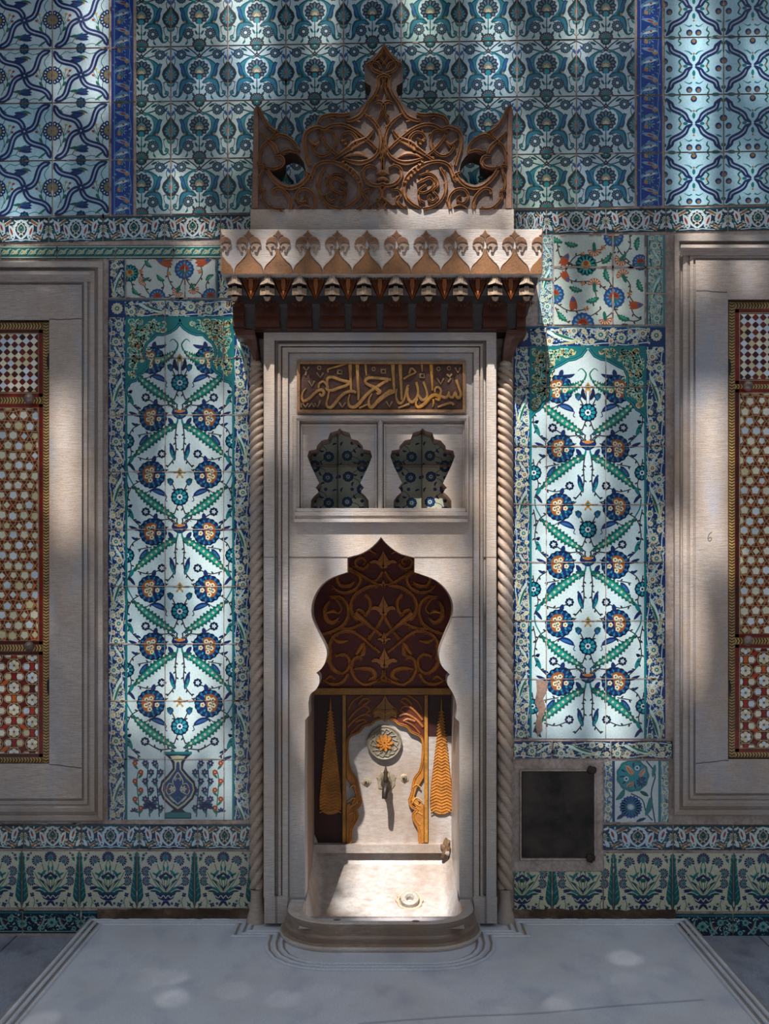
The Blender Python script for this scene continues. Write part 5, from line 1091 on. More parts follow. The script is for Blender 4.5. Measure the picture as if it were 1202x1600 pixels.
ac([(330, 285), (405, 320), (415, 370), (380, 425), (310, 455), (240, 442), (195, 400)], [14, 22, 22, 24, 24, 22, 10]); ac([(250, 300), (235, 350), (265, 400), (330, 400), (370, 370)], [18, 24, 24, 30, 12])
ac([(560, 402), (485, 408), (420, 440), (362, 490), (342, 560), (360, 630), (400, 670)], [14, 26, 28, 24, 24, 30, 30]); ac([(455, 470), (492, 520), (488, 590), (450, 640)], 26); ac([(470, 640), (430, 600), (400, 590), (385, 615)], [14, 26, 24, 14])
ac([(372, 620), (425, 662), (500, 722), (585, 792)], [48, 42, 26, 22], lift=.004); ac([(185, 492), (255, 490), (308, 540), (322, 620), (290, 700), (215, 752), (112, 785)], [24, 24, 24, 24, 28, 24, 22])
ac([(258, 738), (340, 735), (400, 712), (440, 692)], 22); ac([(175, 520), (140, 580), (150, 660), (200, 690), (250, 650)], [14, 30, 36, 30, 12]); ac([(140, 620), (200, 600), (240, 620)], [10, 34, 12], prof=ROUND); ac([(180, 480), (230, 510), (270, 580), (240, 620)], 16, prof=ROUND)
ac([(178, 985), (176, 900), (185, 830), (240, 775), (340, 757), (420, 802), (500, 870), (570, 925)], [30, 24, 24, 24, 24, 22, 20, 20]); ac([(160, 980), (205, 1055), (270, 1088), (322, 1050), (332, 985), (290, 940), (220, 955)], [30, 34, 22, 22, 24, 28, 14]); ac([(200, 810), (250, 840), (320, 830)], [10, 34, 10], prof=ROUND)
ac([(345, 1060), (360, 985), (402, 960), (430, 985)], [22, 22, 30, 14]); ac([(345, 1060), (380, 1132), (450, 1177), (520, 1160), (570, 1140), (600, 1150)], 24); ac([(320, 1090), (282, 1152), (205, 1176), (120, 1140)], [22, 26, 26, 12]); ac([(362, 1055), (440, 1048), (510, 1062), (532, 1112), (480, 1140)], [10, 30, 32, 36, 14]); ac([(380, 940), (430, 870), (450, 850), (440, 930), (400, 960)], [24, 40, 10, 40, 10], prof=ROUND)
ac([(600, 628), (552, 722), (478, 822)], 24); ac([(600, 1062), (590, 1110), (552, 1158)], 20); ac([(640, 690), (700, 790), (722, 820)], 1); ac([(490, 120), (540, 150)], 18, prof=ROUND); ac([(130, 1150), (180, 1110), (220, 1140)], [10, 26, 10], prof=ROUND)
def ogee(cx_, y0_, w_, h_, col=AC):
    """three-lobed flower: pointed bud over two drooping leaves"""
    for sg in (1, -1):
        for sh in ([(0, 0), (.12, .18), (.3, .42), (.42, .55), (.2, .62), (0, .7)], [(0, .62), (.3, .56), (.7, .5), (1, .62), (.95, .74), (.6, .72), (.35, .85), (.1, .86), (0, .8)], [(0, .85), (.3, .8), (.34, .93), (.12, 1), (0, 1)]):
            relief(mb, gA([(cx_ + sg * x * w_, y0_ + y * h_) for x, y in sh]), PB + .002, .013, col, H('7a3f1c'), .8)
ogee(597, 120, 110, 150); ogee(597, 470, 100, 170); ogee(597, 340, 40, 80); ogee(603, 750, 55, 110); ogee(605, 880, 105, 170)
build('arch_carving', mb, PAINT, FT)
mb = MB(); pbox(mb, bL, 1075.5, bR, 1085.5, PB, PB + .03, H('a8742c')); build('gilded_rail', mb, PAINT, FT)
# brown panels behind the cypresses, cast shadow painted in; right one stops where sun falls
mb = MB(); tri_face(mb, [[(bL, 1085), (536, 1085), (536, 1320), (bL, 1320)]], PB + .003, H('3a150c')); build('shaded_side_panel', mb, PAINT, FT); mb = MB(); tri_face(mb, [[(668, 1085), (bR, 1085), (bR, 1150), (668, 1150)]], PB + .003, H('3a150c')); build('shaded_side_panel', mb, PAINT, FT)
# cypresses
for c in (516.5, 690):
    mb = MB(); pts = [(0, 1087), (2.5, 1110), (7, 1150), (12, 1190), (16, 1225), (18, 1250), (17.5, 1263), (12, 1270), (5, 1273)]
    relief(mb, [(c + x, y) for x, y in pts] + [(c - x, y) for x, y in pts[::-1][:-1]], PB + .003, .012, GOLD, GOLB, 1)
    y = 1112
    while y < 1270:
        hw = 2 + (y - 1087) / 176 * 16.5; hw = min(hw, 17); q = [(c - hw, y + 1), (c - hw * .5, y - 3.2), (c, y), (c + hw * .5, y - 3.2), (c + hw, y + 1)] if hw > 9 else [(c - hw, y + 2), (c, y - 2), (c + hw, y + 2)]
        carve(mb, q, 1.9, PB + .014, .006, H('d39a4a'), [(-1, 0), (-.3, 1), (1, 0)], 0); y += 4.9
    build('gilded_cypress', mb, PAINT, FT)
# gilded arch border round the spout slab
zb6 = Zm(470, 1060, 4.452)
inn = zb6([(585, 205), (592, 262), (560, 280), (520, 292), (490, 318), (440, 332), (405, 372), (345, 402), (325, 450), (328, 560), (345, 640), (385, 700), (400, 790), (418, 850), (400, 895), (365, 915), (392, 945), (385, 985), (352, 1050), (345, 1140), (320, 1145)])
mb = MB(); C6 = 602.0
outer = [(602, 1086), (541, 1086)] + [(541, 1317)]
up = inn[:10]
for sg in (0, 1):
    m_ = (lambda q: q) if not sg else (lambda q: mir(q, C6))
    relief(mb, m_([(602, 1086), (541, 1086), (541, 1187)] + up[::-1]), PB + .003, .012, H('5a2412'), H('3a150c'), .8)
    relief(mb, m_([(541, 1187), (545, 1190)] + inn[10:14] + [(563, 1250), (553, 1262), (548, 1255), (556, 1244), (552, 1232), (545, 1222), (541, 1215)]), PB + .003, .014, GOLD, GOLB, .8)
    relief(mb, m_([(541, 1258), (546, 1254), (556, 1262), (557, 1270), (553, 1283), (549, 1298), (548, 1316), (541, 1317)]), PB + .003, .014, GOLD, GOLB, .8)
    carve(mb, m_(inn), [3.5] * 3 + [4] * 8 + [5] * 6 + [3], PB + .012, .010, GOLD, BEAD, 3)
    for pts, w_ in (([(330, 220), (360, 160), (430, 115)], 3.4), ([(330, 290), (380, 230), (440, 190), (480, 215), (455, 240)], 4), ([(325, 340), (370, 290), (440, 250), (490, 262)], 4.5), ([(345, 385), (395, 330), (450, 300)], 3), ([(400, 180), (440, 140), (480, 150), (430, 190)], 4.5), ([(380, 300), (430, 285), (460, 300)], 5), ([(500, 250), (520, 210), (560, 195)], 3.5), ([(325, 860), (370, 830), (400, 870)], 2.4), ([(330, 950), (370, 930), (375, 975), (345, 1020)], 2.2), ([(340, 760), (370, 740), (395, 760)], 2.4), ([(345, 890), (380, 870), (405, 840)], 2)):
        carve(mb, m_(zb6(pts)), w_, PB + .014, .008, H('9c5f2a') if pts[0][1] < 500 else H('d09a48'), ROUND, 3)
    for sh in ([(602, 1085), (597, 1095), (590, 1103), (586, 1105), (592, 1109), (602, 1110)], [(602, 1108), (590, 1107), (583, 1112), (584, 1122), (592, 1120), (600, 1126), (602, 1128)]): relief(mb, m_(sh), PB + .013, .01, H('8f6026'), H('6a3e18'), .7)
    carve(mb, m_([(602, 1088), (596, 1098), (590, 1104)]), 1.6, PB + .021, .005, H('c08a3c'), ROUND, 3); carve(mb, m_([(602, 1116), (594, 1112), (586, 1114), (587, 1120)]), 1.6, PB + .021, .005, H('c08a3c'), ROUND, 3)
    relief(mb, m_([(535, 1086), (541, 1086), (541, 1317), (535, 1317)]), PB, .022, H('b07a2c'), H('7a4a1c'), .6)
build('gilded_arch_border', mb, PAINT, FT)
# rosette boss
mb = MB(); bc = (601, 1161); R_ = 27.5
def ring(r, p, n=48): return [W(bc[0] + r * cos(2 * pi * k / n), bc[1] + r * sin(2 * pi * k / n), p) for k in range(n)]
mb.grid([ring(R_, PB), ring(R_, PB + .02), ring(R_ - 2, PB + .028), ring(R_ - 4, PB + .024), ring(.1, PB + .024)], H('8a8272'), closed=True, flip=True)
for k in range(14):
    a = 2 * pi * k / 14; carve(mb, [(bc[0] + 14 * cos(a), bc[1] + 14 * sin(a)), (bc[0] + 19 * cos(a + .25), bc[1] + 19 * sin(a + .25)), (bc[0] + 22 * cos(a - .1), bc[1] + 22 * sin(a - .1)), (bc[0] + 18 * cos(a - .2), bc[1] + 18 * sin(a - .2))], 1.8, PB + .024, .006, H('9d9482'), ROUND, 2)
bs = build('rosette_boss', mb, PAINT, FT)
mb = MB()
for n_, r1, h_ in ((9, 15, .010), (9, 10, .014)):
    for k in range(n_):
        a = 2 * pi * k / n_ + (.3 if h_ > .012 else 0); ca, sa = cos(a), sin(a)
        relief(mb, [(bc[0] + u * ca - v * sa, bc[1] + u * sa + v * ca) for u, v in ((0, -1), (r1 * .5, -r1 * .2), (r1 * .75, -r1 * .2), (r1, 0), (r1 * .75, r1 * .2), (r1 * .5, r1 * .2), (0, 1))], PB + .024, h_, H('c07a28'), H('8a5018'), .7)
tag(build('gilded_star', mb, PAINT, bs), 'gilded star flower')
# tap with ruined mortar round it
def blob(mb, cx_, cy_, rx, ry_, p, h, col, n=14, seed=1, jit=.25):
    R = random.Random(seed); j = [1 + R.uniform(-jit, jit) for _ in range(n)]
    rows = [[W(cx_ + rx * t * j[k] * cos(2 * pi * k / n), cy_ + ry_ * t * j[k] * sin(2 * pi * k / n), p + hh * h) for k in range(n)] for t, hh in ((1, 0), (.9, .6), (.65, .9), (.3, 1), (.01, .9))]
    mb.grid(rows, col, closed=True, flip=True)
mb = MB(); blob(mb, 604, 1221, 15, 17, PB, .008, H('8f8470'), 18, 3, .15); blob(mb, 604, 1222, 9, 14, PB + .004, .008, H('6f6048'), 14, 5); build('mortar_patch', mb, PAINT, FT)
mb = MB(); X0, _, Z0 = W(603, 1222, PB); 
def tube(mb, pts, rs, n=14, col=(1, 1, 1), cap=True):
    rows = []
    for i, q in enumerate(pts):
        a = Vector(pts[max(0, i - 1)]); b = Vector(pts[min(len(pts) - 1, i + 1)]); t = (b - a).normalized()
        u = t.cross(Vector((1, 0, 0)) if abs(t.x) < .9 else Vector((0, 1, 0))).normalized(); v = t.cross(u)
        r = rs[i] if isinstance(rs, (list, tuple)) else rs
        rows.append([tuple(Vector(q) + (u * cos(2 * pi * k / n) + v * sin(2 * pi * k / n)) * r) for k in range(n)])
    mb.grid(rows, col, closed=True)
    if cap: mb.face(rows[0], col); mb.face(rows[-1], col)
tube(mb, [(X0, .5, Z0), (X0, .46, Z0), (X0, .455, Z0), (X0, .43, Z0), (X0, .40, Z0 - .008), (X0 - .004, .385, Z0 - .03), (X0 - .006, .382, Z0 - .055)], [.018, .018, .024, .016, .016, .0145, .012])
tp = build('tap', mb, BRONZE, FT, smooth=True)
mb = MB(); tube(mb, [(X0, .43, Z0 + .01), (X0, .43, Z0 + .03), (X0, .43, Z0 + .045), (X0, .43, Z0 + .06), (X0, .43, Z0 + .075), (X0, .43, Z0 + .09)], [.008, .014, .008, .011, .006, .003]); tube(mb, [(X0 - .012, .43, Z0 + .06), (X0 + .012, .43, Z0 + .064)], .004); build('tap_handle', mb, BRONZE, tp, smooth=True)
for x, y, c0 in ((572.5, 1222, H('9c9080')), (632, 1216, H('7a7468'))):
    mb = MB(); blob(mb, x, y, 7.5, 7, PB, .006, H('b09c80'), 12, int(x), .12); blob(mb, x, y, 4.5, 4.5, PB + .005, .01, c0, 10, int(y), .1); blob(mb, x - .5, y + .5, 2, 2, PB + .014, .003, H('2a241e'), 8); build('pipe_plug', mb, PAINT, FT)
mb = MB(); blob(mb, 697, 1326, 9, 16, PB + .03, .03, H('6d543e'), 16, 9, .3); blob(mb, 700, 1334, 4, 5, PB + .05, .015, H('9a9086'), 12, 4, .4); build('broken_corner', mb, PAINT, FT)
# ---- basin
mb = MB()
def U(x0, x1, pf, r, z, n=10, ps=.066):
    o = [(x0, -ps, z), (x0, -(ps + (pf - r - ps) * .5), z)]
    o += [(x0 + r - r * cos(pi / 2 * k / n), -(pf - r + r * sin(pi / 2 * k / n)), z) for k in range(n + 1)]
    o += [(x1 - r + r * sin(pi / 2 * k / n), -(pf - r + r * cos(pi / 2 * k / n)), z) for k in range(n + 1)]
    return o + [(x1, -(ps + (pf - r - ps) * .5), z), (x1, -ps, z)]
UI = (-.356, .298, .325, .15)
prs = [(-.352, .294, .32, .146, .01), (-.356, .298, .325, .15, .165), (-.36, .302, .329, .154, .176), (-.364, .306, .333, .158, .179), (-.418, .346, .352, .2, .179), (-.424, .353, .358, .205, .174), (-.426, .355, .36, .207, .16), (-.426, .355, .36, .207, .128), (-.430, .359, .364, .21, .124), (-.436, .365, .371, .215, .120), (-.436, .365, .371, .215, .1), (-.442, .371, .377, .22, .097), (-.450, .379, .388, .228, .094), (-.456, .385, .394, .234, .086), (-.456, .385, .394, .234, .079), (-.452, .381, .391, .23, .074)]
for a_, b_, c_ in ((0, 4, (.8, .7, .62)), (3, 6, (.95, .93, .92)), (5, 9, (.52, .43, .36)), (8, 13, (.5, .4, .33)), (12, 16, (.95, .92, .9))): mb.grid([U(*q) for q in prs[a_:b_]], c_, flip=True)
hf = []; NX, NP = 56, 70
prf = [(-.5, .24), (-.492, .18), (-.45, .152), (-.40, .12), (-.33, .077), (-.26, .045), (-.15, .022), (.2, .02), (.34, .02)]
def pz(p):
    for (a, b), (c, d) in zip(prf, prf[1:]):
        if p <= c: return b + (d - b) * max(0, (p - a)) / (c - a)
    return .02
for j in range(NP + 1):
    p = -.5 + .84 * j / NP; row = []
    for i in range(NX + 1):
        X = -.362 + .664 * i / NX
        # distance to the inner edge
        dx = min(X + .356, .298 - X); d = dx; dp = .325 - p
        if dp < .15 and dx < .15: d = .15 - math.hypot(.15 - dx, .15 - dp)
        else: d = min(dx, dp)
        z = pz(p); t = max(0, 1 - max(0, d) / .055)
        z = z + (.165 - z if p > -.2 else .10 + max(0, .1 - z)) * t ** 3 * .9
        row.append((X, -p, min(z, .17) if p > .05 else z))
    hf.append(row)
mb2 = MB(); mb2.grid(hf, (1, 1, 1))
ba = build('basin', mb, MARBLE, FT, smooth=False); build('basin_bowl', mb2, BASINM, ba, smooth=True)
# dimples on the rim, drain
for x, y in ((527, 1437), (650, 1439)):
    mb = MB(); q = FL(x, y, .18); mb.grid([[(q[0] + r * cos(2 * pi * k / 12), q[1] + r * .8 * sin(2 * pi * k / 12), z) for k in range(12)] for r, z in ((.016, .1795), (.01, .181), (.001, .1812))], (.3, .27, .24), closed=True); build('rim_stud', mb, MARBLE, ba)
pd = -.285; nrm = Vector((0, -.50, .86)); cen = Vector((.096, -pd - .004, pz(pd) + .006)); uu = Vector((1, 0, 0)); vv = nrm.cross(uu)
def dring(r, h, n=28, j=0): return [tuple(cen + (uu * cos(2 * pi * k / n) + vv * sin(2 * pi * k / n)) * r * (1 + (j * (sin(k * 2.3) + cos(k * 3.1)))) + nrm * h) for k in range(n)]
mb = MB(); mb.grid([dring(.062, -.004, j=.05), dring(.060, .005, j=.05), dring(.05, .004, j=.03), dring(.046, .0)], H('c3b199'), closed=True, flip=True); mb.grid([dring(.043, -.01), dring(.042, .02), dring(.034, .024), dring(.022, .022), dring(.015, .01), dring(.013, -.03)], H('b0aaa2'), closed=True, flip=True); mb.grid([dring(.013, -.02), dring(.001, -.02)], H('3c1a0c'), closed=True)
build('drain_ring', mb, PAINT, ba, smooth=False)
# ================================================================ marble platform
def offs(path, d):
    out = []
    n = len(path)
    for i in range(n):
        a, b, c = Vector(path[max(0, i - 1)]), Vector(path[i]), Vector(path[min(n - 1, i + 1)])
        e1 = (b - a); e2 = (c - b)
        if e1.length < 1e-9: e1 = e2
        if e2.length < 1e-9: e2 = e1
        e1.normalize(); e2.normalize(); n1 = Vector((-e1.y, e1.x)); n2 = Vector((-e2.y, e2.x)); m = (n1 + n2)
        m = m / max(.3, m.length_squared) * 2 if m.length_squared > 1e-6 else n1
        out.append((b.x + m.x * d * .5 * 1.0 * 1.0 * 1.0 if 0 else b.x + m.x * d, b.y + m.y * d))
    return out
mb = MB(); SX0, SX1, PF = -1.247, 1.239, 2.2
mb.box(SX0, -PF, 0, SX1, .004, SLAB)
def sweep(path, prof, col=(1, 1, 1)):
    R = [[(x, -p, SLAB + h) for x, p in offs(path, d)] for d, h in prof]
    mb.grid(R, col)
arcL = [(-.503, .2), (-.503, .30), (-.49, .38), (-.455, .46), (-.40, .52), (-.33, .56), (-.25, .577)]
arcR = [(.18, .577), (.26, .56), (.33, .52), (.385, .46), (.42, .38), (.433, .30), (.433, .2)]
path = [(-1.222, PF), (-1.222, .085), (-.655, .085), (-.655, .225), (-.503, .225)] + arcL[1:] + arcR[:-1] + [(.433, .225), (.585, .225), (.585, .085), (1.214, .085), (1.214, PF)]
g1, g2 = (.48, .38, .3), (1.0, 1.0, 1.0)
path = path[::-1]
for d0 in (0.0, .030, .058):
    sweep(path, [(d0, .0008), (d0 + .003, .0055), (d0 + .008, .007), (d0 + .013, .0055), (d0 + .015, .0008)])
    sweep(path, [(d0 + .016, .0014), (d0 + .0235, .0014)], g1)
vn = [FL(560, 1600), FL(700, 1589), FL(840, 1583), FL(960, 1572), FL(1100, 1562)]; vn = crom([(a[0], a[1]) for a in vn], 6); nv = normals2(vn)
mb.grid([[(x + n_[0] * w_, y + n_[1] * w_, SLAB + .0009) for w_ in (-.006, .006)] for (x, y), n_ in zip(vn, nv)], (.72, .73, .78))
tag(build('marble_platform', mb, PLATM), 'pale raised marble slab with moulded border in front of the fountain', 'stone slab')
# dirty ledge of mortar where wall tiles end
mb = MB()
for a, b in ((152, 396), (800, 1056)):
    k = 26; rows = []
    for y, p in ((1420.5, .001), (1424, .006), (1430, .012), (1436, .02)): rows.append([W(a + (b - a) * i / k, y + RND.uniform(-1.2, 1.2), p + RND.uniform(-.002, .004)) for i in range(k + 1)])
    mb.grid(rows, (1, 1, 1))
tag(build('trim_1', mb, DIRTY), 'crumbling mortar fillet along the back of the platform', None, None, 'structure')
# ================================================================ marble window surrounds
def surround(n, o, i, label):
    mb = MB(); dk = (.75, .72, .7); bl = (.45, .5, .6)
    pr = [(0, -.004), (0, .022), (.02, .046), (.10, .052), (.13, .034), (.155, .034), (.17, .05), (.24, .056), (.29, .048), (.3, .058), (.36, .062), (.37, .052), (.392, .052), (.4, .064), (1, .064), (1, .0)]
    # offsets measured from the outer edge; the head moulding is deeper
    cs_ = [(.9, .85, .8)] * 2 + [(1, 1, 1)] * 10 + [bl] + [(1, 1, 1)] * 2
    cs_ = [(1, 1, 1)] * 12 + [bl] + [(1, 1, 1)] * 2
    rect_frame(mb, o, i, pr, cs_)
    CK = {1: ((77, 128, 499.5, 497.5), (77, 128, 1194, 1200)), 2: ((1088, 1137, 454, 456.5), (1088, 1139, 1193, 1188))}[n]
    for xa, xb, ya, yb_ in CK:
        pts = [(xa + (xb - xa) * t / 8, ya + (yb_ - ya) * t / 8 + RND.uniform(-.7, .7)) for t in range(9)]
        mb.grid([[W(x, y - .7, .0644) for x, y in pts], [W(x, y + .7, .0644) for x, y in pts]], (.2, .16, .14))
    tag(build('window_%d' % n, mb, FRAMEM), label, None, None, 'structure')
def head(n, x0, x1, ys, label):
    pass
surround(1, (-238, 408, 162, 1284), (-153, 500, 77, 1193), 'weathered marble surround of the shuttered window beside the vase panel')
surround(2, (1053, 366, 1455, 1275), (1138, 468, 1368, 1186), 'weathered marble surround of the shuttered window beside the iron hatch wall')
# handwritten numeral on the stone
mb = MB(); P = Pat(); P.at(1).line([(1113, 831.5), (1109.5, 833.5), (1107.2, 838), (1106.8, 842.5), (1108.4, 845.6), (1111, 844.8), (1112, 841.6), (1110.4, 839.6), (1107.6, 841.4)], 1.0, H('3a3634'), 3)
flat(mb, P, None, .0642)
o6 = build('trim_2', mb, PAINT); tag(o6, 'small numeral 6 scribbled on the marble surround', None, None, 'structure')
# deep head cavetto: dark undercut bar near the top of each surround
for k, (x0, x1, y0, y1) in enumerate(((-200, 140, 426, 440), (1064, 1420, 384, 399))):
    mb = MB(); a, b = (x0, x1)
    g = []
    for y, p in ((y0 - 2, .064), (y0 - .5, .088), (y0 + 3, .092), (y0 + 4, .07), (y0 + 8, .066), (y1, .0645)): g.append([W(a - (y - y0) * .2, y, p), W(b + (y - y0) * .2 if k == 0 else b, y, p)])
    mb.grid(g); tag(build('trim_%d' % (3 + k), mb, FRAMEM), ('moulded head of the shutter surround under the garland tiles', 'moulded head of the shutter surround under the leaf frieze')[k], None, None, 'structure')
# ================================================================ inlaid shutters
RW, RB, PW, WW, GW = H('7c1c10'), H('42100c'), H('d8dcd6'), H('a98c5c'), H('8a7350')
def pearl(R): return H(R.choice(['d9e2ea', 'ddd8bf', 'c9d3de', 'e6e3d6', 'cfc49c', 'd8d4bc', 'e3dcc4']))
def redc(R): return H(R.choice(['a3281a', '86190f', '5c120c', 'b43c18', '8f2012', '6e150d', 'c25a20']))
def braid(P, x0, y0, x1, y1, R):
    hz = x1 - x0 > y1 - y0
    P.at(0).rect(x0, y0, x1, y1, H('8d6a34'))
    n = int((x1 - x0 if hz else y1 - y0) / 2.3); w = (y1 - y0) if hz else (x1 - x0)
    for i in range(n):
        t = (x0 if hz else y0) + i * 2.3
        a, b, c = (((t, y0 + 1), (t + 2.2, y0 + w / 2), (t, y1 - 1)) if hz else ((x0 + 1, t), (x0 + w / 2, t + 2.2), (x1 - 1, t)))
        P.at(1).line([a, b, c], 1.1, H('3a1a10') if i % 2 else H('d9c48a'), 0)
def shutter(x0, x1, ys, label, PS, xk, yk1, yk2, hinge_x, hys, seed):
    """ys: top, checker 0/1, star 0/1, rosette 0/1, bottom"""
    R = random.Random(seed); yt, c0, c1, s0, s1, r0, r1, yb = ys
    root = empty('inlaid_shutter', (0, 0, 0), label, 'window shutter', 'mother of pearl inlaid shutters')
    mb = MB(); pbox(mb, x0, yt, x1, yb, -.0, PS, H('6a3a20')); P = Pat()
    xi0, xi1 = x0 + 10, x1 - 10
    braid(P, x0, yt, xi0, yb, R); braid(P, xi1, yt, x1, yb, R)
    braid(P, xi0, yt, xi1, yt + 11, R); braid(P, xi0, c1 + 8, xi1, s0 - 7, R); braid(P, xi0, s1 + 6, xi1, r0 - 6, R); braid(P, xi0, yb - 9, xi1, yb, R)
    for a, b in ((yt + 11, c1 + 8), (s0 - 7, s1 + 6), (r0 - 6, yb - 9)):
        for q in ((xi0, a, xi1, a + 5), (xi0, b - 5, xi1, b), (xi0, a, xi0 + 6, b), (xi1 - 6, a, xi1, b)): P.at(3).rect(*q, H('7e1a10') if R.random() > .3 else H('4f110c'))
        P.at(5).line([(xi0 + 7, a + 6), (xi1 - 7, a + 6), (xi1 - 7, b - 6), (xi0 + 7, b - 6), (xi0 + 7, a + 6)], 1.5, H('b09c74'), 0)
    flat(mb, P, (x0, yt, x1, yb), PS)
    build('shutter_frame', mb, INLAY, root)
    px0, px1 = xi0 + 8, xi1 - 8
    # checker panel
    P = Pat(); P.at(0).rect(px0, c0, px1, c1, RB); st = 12.0; ox, oy = (px1 - 12, c0 + 5) if x1 < 400 else (px0 + 12, c0 + 5)
    Q = Pat()
    i0 = -int((ox - px0) / st) - 2
    for i in range(i0, i0 + int((px1 - px0) / st) + 4):
        for j in range(-1, int((c1 - c0) / 11.6) + 2):
            cx_, cy_ = ox + i * st, oy + j * 11.6
            sh = [(0, -1), (.28, -.62), (.62, -.28), (1, 0), (.62, .28), (.28, .62), (0, 1), (-.28, .62), (-.62, .28), (-1, 0), (-.62, -.28), (-.28, -.62)]
            P.at(1).poly([(cx_ + x * 5.3, cy_ + y * 5.2) for x, y in sh], H(R.choice(['5a130d', '44100d', '6e1a10', '350d0c', '7c2512']))); Q.at(2).poly([(cx_ + st / 2 + x * 6.7, cy_ + 5.8 + y * 6.6) for x, y in sh], pearl(R))
    mb = MB(); ground(mb, [px0, px1], [c0, c1], H('3a100c'), PS + .0004); flat(mb, P, (px0, c0, px1, c1), PS + .0005); flat(mb, Q, (px0, c0, px1, c1), PS + .0008); build('checker_panel', mb, PEARL, root)
    # star panel: pearl pentagons netted by pale wood strips
    P = Pat(); rowh = 15.6; k = 0; y = s0 - 4; pts = []
    while y < s1 + 12:
        x = px0 - 10 + (8.6 if k % 2 else 0)
        while x < px1 + 14: pts.append((x + R.uniform(-1.2, 1.2), y + R.uniform(-1.2, 1.2), k)); x += 17.2
        y += rowh; k += 1
    for x, y, k in pts:
        for a in (0, 1.047, 2.094):
            P.at(1).poly([(x + 9 * cos(a + .3 * t + .1), y + 9 * sin(a + .3 * t + .1)) for t in (-1.6, 0, 1.6)] + [(x, y)], redc(R))
    for i, (x, y, k) in enumerate(pts):
        for x2, y2, k2 in pts[i + 1:]:
            d = math.hypot(x2 - x, y2 - y)
            if d < 20.5:
                mx, my = (x + x2) / 2, (y + y2) / 2; ax, ay = -(y2 - y) / d, (x2 - x) / d
                P.at(4).line([(x + (x2 - x) * .3 + ax * 4.4, y + (y2 - y) * .3 + ay * 4.4), (x + (x2 - x) * .7 - ax * 4.4, y + (y2 - y) * .7 - ay * 4.4)], 1.2, H('a68f62'), 0)
                P.at(5).line([(x + (x2 - x) * .3 - ax * 4.4, y + (y2 - y) * .3 - ay * 4.4), (x + (x2 - x) * .7 + ax * 4.4, y + (y2 - y) * .7 + ay * 4.4)], 1.2, H('a68f62'), 0)
        n = 5 if (i * 7) % 4 else 6; r = 6.2 if (i % 5) else 4.9; a0 = pi / 2 * (1 if k % 2 else -1) + R.uniform(-.1, .1)
        if i % 9 == 4: n, r = 4, 5.0
        P.at(6).poly([(x + (r + 1.4) * cos(a0 + 2 * pi * t / n), y + (r + 1.4) * sin(a0 + 2 * pi * t / n)) for t in range(n)], H('a08a60')); P.at(7).poly([(x + r * cos(a0 + 2 * pi * t / n), y + r * sin(a0 + 2 * pi * t / n)) for t in range(n)], pearl(R))
    mb = MB(); ground(mb, [px0, px1], [s0, s1], H('6a1810'), PS + .0004); flat(mb, P, (px0, s0, px1, s1), PS + .0006); build('star_panel', mb, PEARL, root)
    # rosette panel
    P = Pat(); cols_ = []; x = (px1 - 8.5) if x1 < 400 else (px0 + 8.5); sgn = -1 if x1 < 400 else 1; k = 0
    while px0 - 20 < x < px1 + 20: cols_.append((x, k)); x += sgn * 28.6 / 1.0; k += 1
    for x, k in cols_:
        y = r0 + (35 if k % 2 == 0 else 16) - 34.5
        while y < r1 + 20:
            P.at(3).line([(x + 10.6 * cos(t * pi / 6), y + 10.6 * sin(t * pi / 6)) for t in range(13)], 1.2, H('b39c6c'), 0)
            for t in range(6): P.at(4).petals(x, y, 1, 8.6, 1, 6.4, pearl(R), t * pi / 3 + pi / 6)
            P.at(2).poly([(x - 4, y + 12), (x + 4, y + 12), (x + 2.6, y + 17), (x + 4, y + 22), (x - 4, y + 22), (x - 2.6, y + 17)], redc(R)); P.at(2).poly([(x + 8, y + 9), (x + 17, y + 2), (x + 20, y + 7), (x + 11, y + 14)], redc(R)); P.at(2).poly([(x - 8, y + 9), (x - 17, y + 2), (x - 20, y + 7), (x - 11, y + 14)], redc(R))
            for s_ in (-1, 1):
                P.at(5).poly([(x + s_ * 5.4, y + 12.6), (x + s_ * 12, y + 13), (x + s_ * 14.6, y + 17.2), (x + s_ * 12, y + 21.6), (x + s_ * 5.4, y + 21.8), (x + s_ * 4, y + 17)], pearl(R)); P.at(6).line([(x + s_ * 4, y + 10.6), (x + s_ * 12, y + 12), (x + s_ * 16, y + 17.2), (x + s_ * 12, y + 22.4), (x + s_ * 4, y + 24)], 1.1, H('b39c6c'), 2)
            y += 34.5
    mb = MB(); ground(mb, [px0, px1], [r0, r1], H('5c130d'), PS + .0004); flat(mb, P, (px0, r0, px1, r1), PS + .0006); build('rosette_panel', mb, PEARL, root)
    for yk in (yk1, yk2):
        mb = MB(); X, _, Z = W(xk, yk, PS + .03)
        prof_ = [(0, .005), (.012, .006), (.016, .013), (.022, .0195), (.032, .0225), (.042, .0195), (.049, .011), (.051, .001)]
        mb.grid([[(X + r * cos(2 * pi * t / 20), -PS - dd, Z + r * sin(2 * pi * t / 20)) for t in range(20)] for dd, r in prof_], closed=True)
        build('knob', mb, KNOBM, root, smooth=True)
    for yh in hys:
        mb = MB(); X, _, Z = W(hinge_x, yh, PS + .01)
        tube(mb, [(X, -PS - .008, Z - .035), (X, -PS - .008, Z - .01), (X, -PS - .008, Z), (X, -PS - .008, Z + .01), (X, -PS - .008, Z + .035)], [.006, .009, .007, .009, .006], 10); mb.box(X - .012, -PS - .006, Z - .02, X + .012, -PS, Z + .02)
        build('hinge', mb, BRONZE, root)
shutter(-151, 77, (504, 522, 612, 638, 1001, 1024, 1177, 1192), 'pearl and tortoiseshell inlaid shutter in the frame beside the painted vase panel', .03, 46, 623, 1010, 77, (565, 1073), 3)
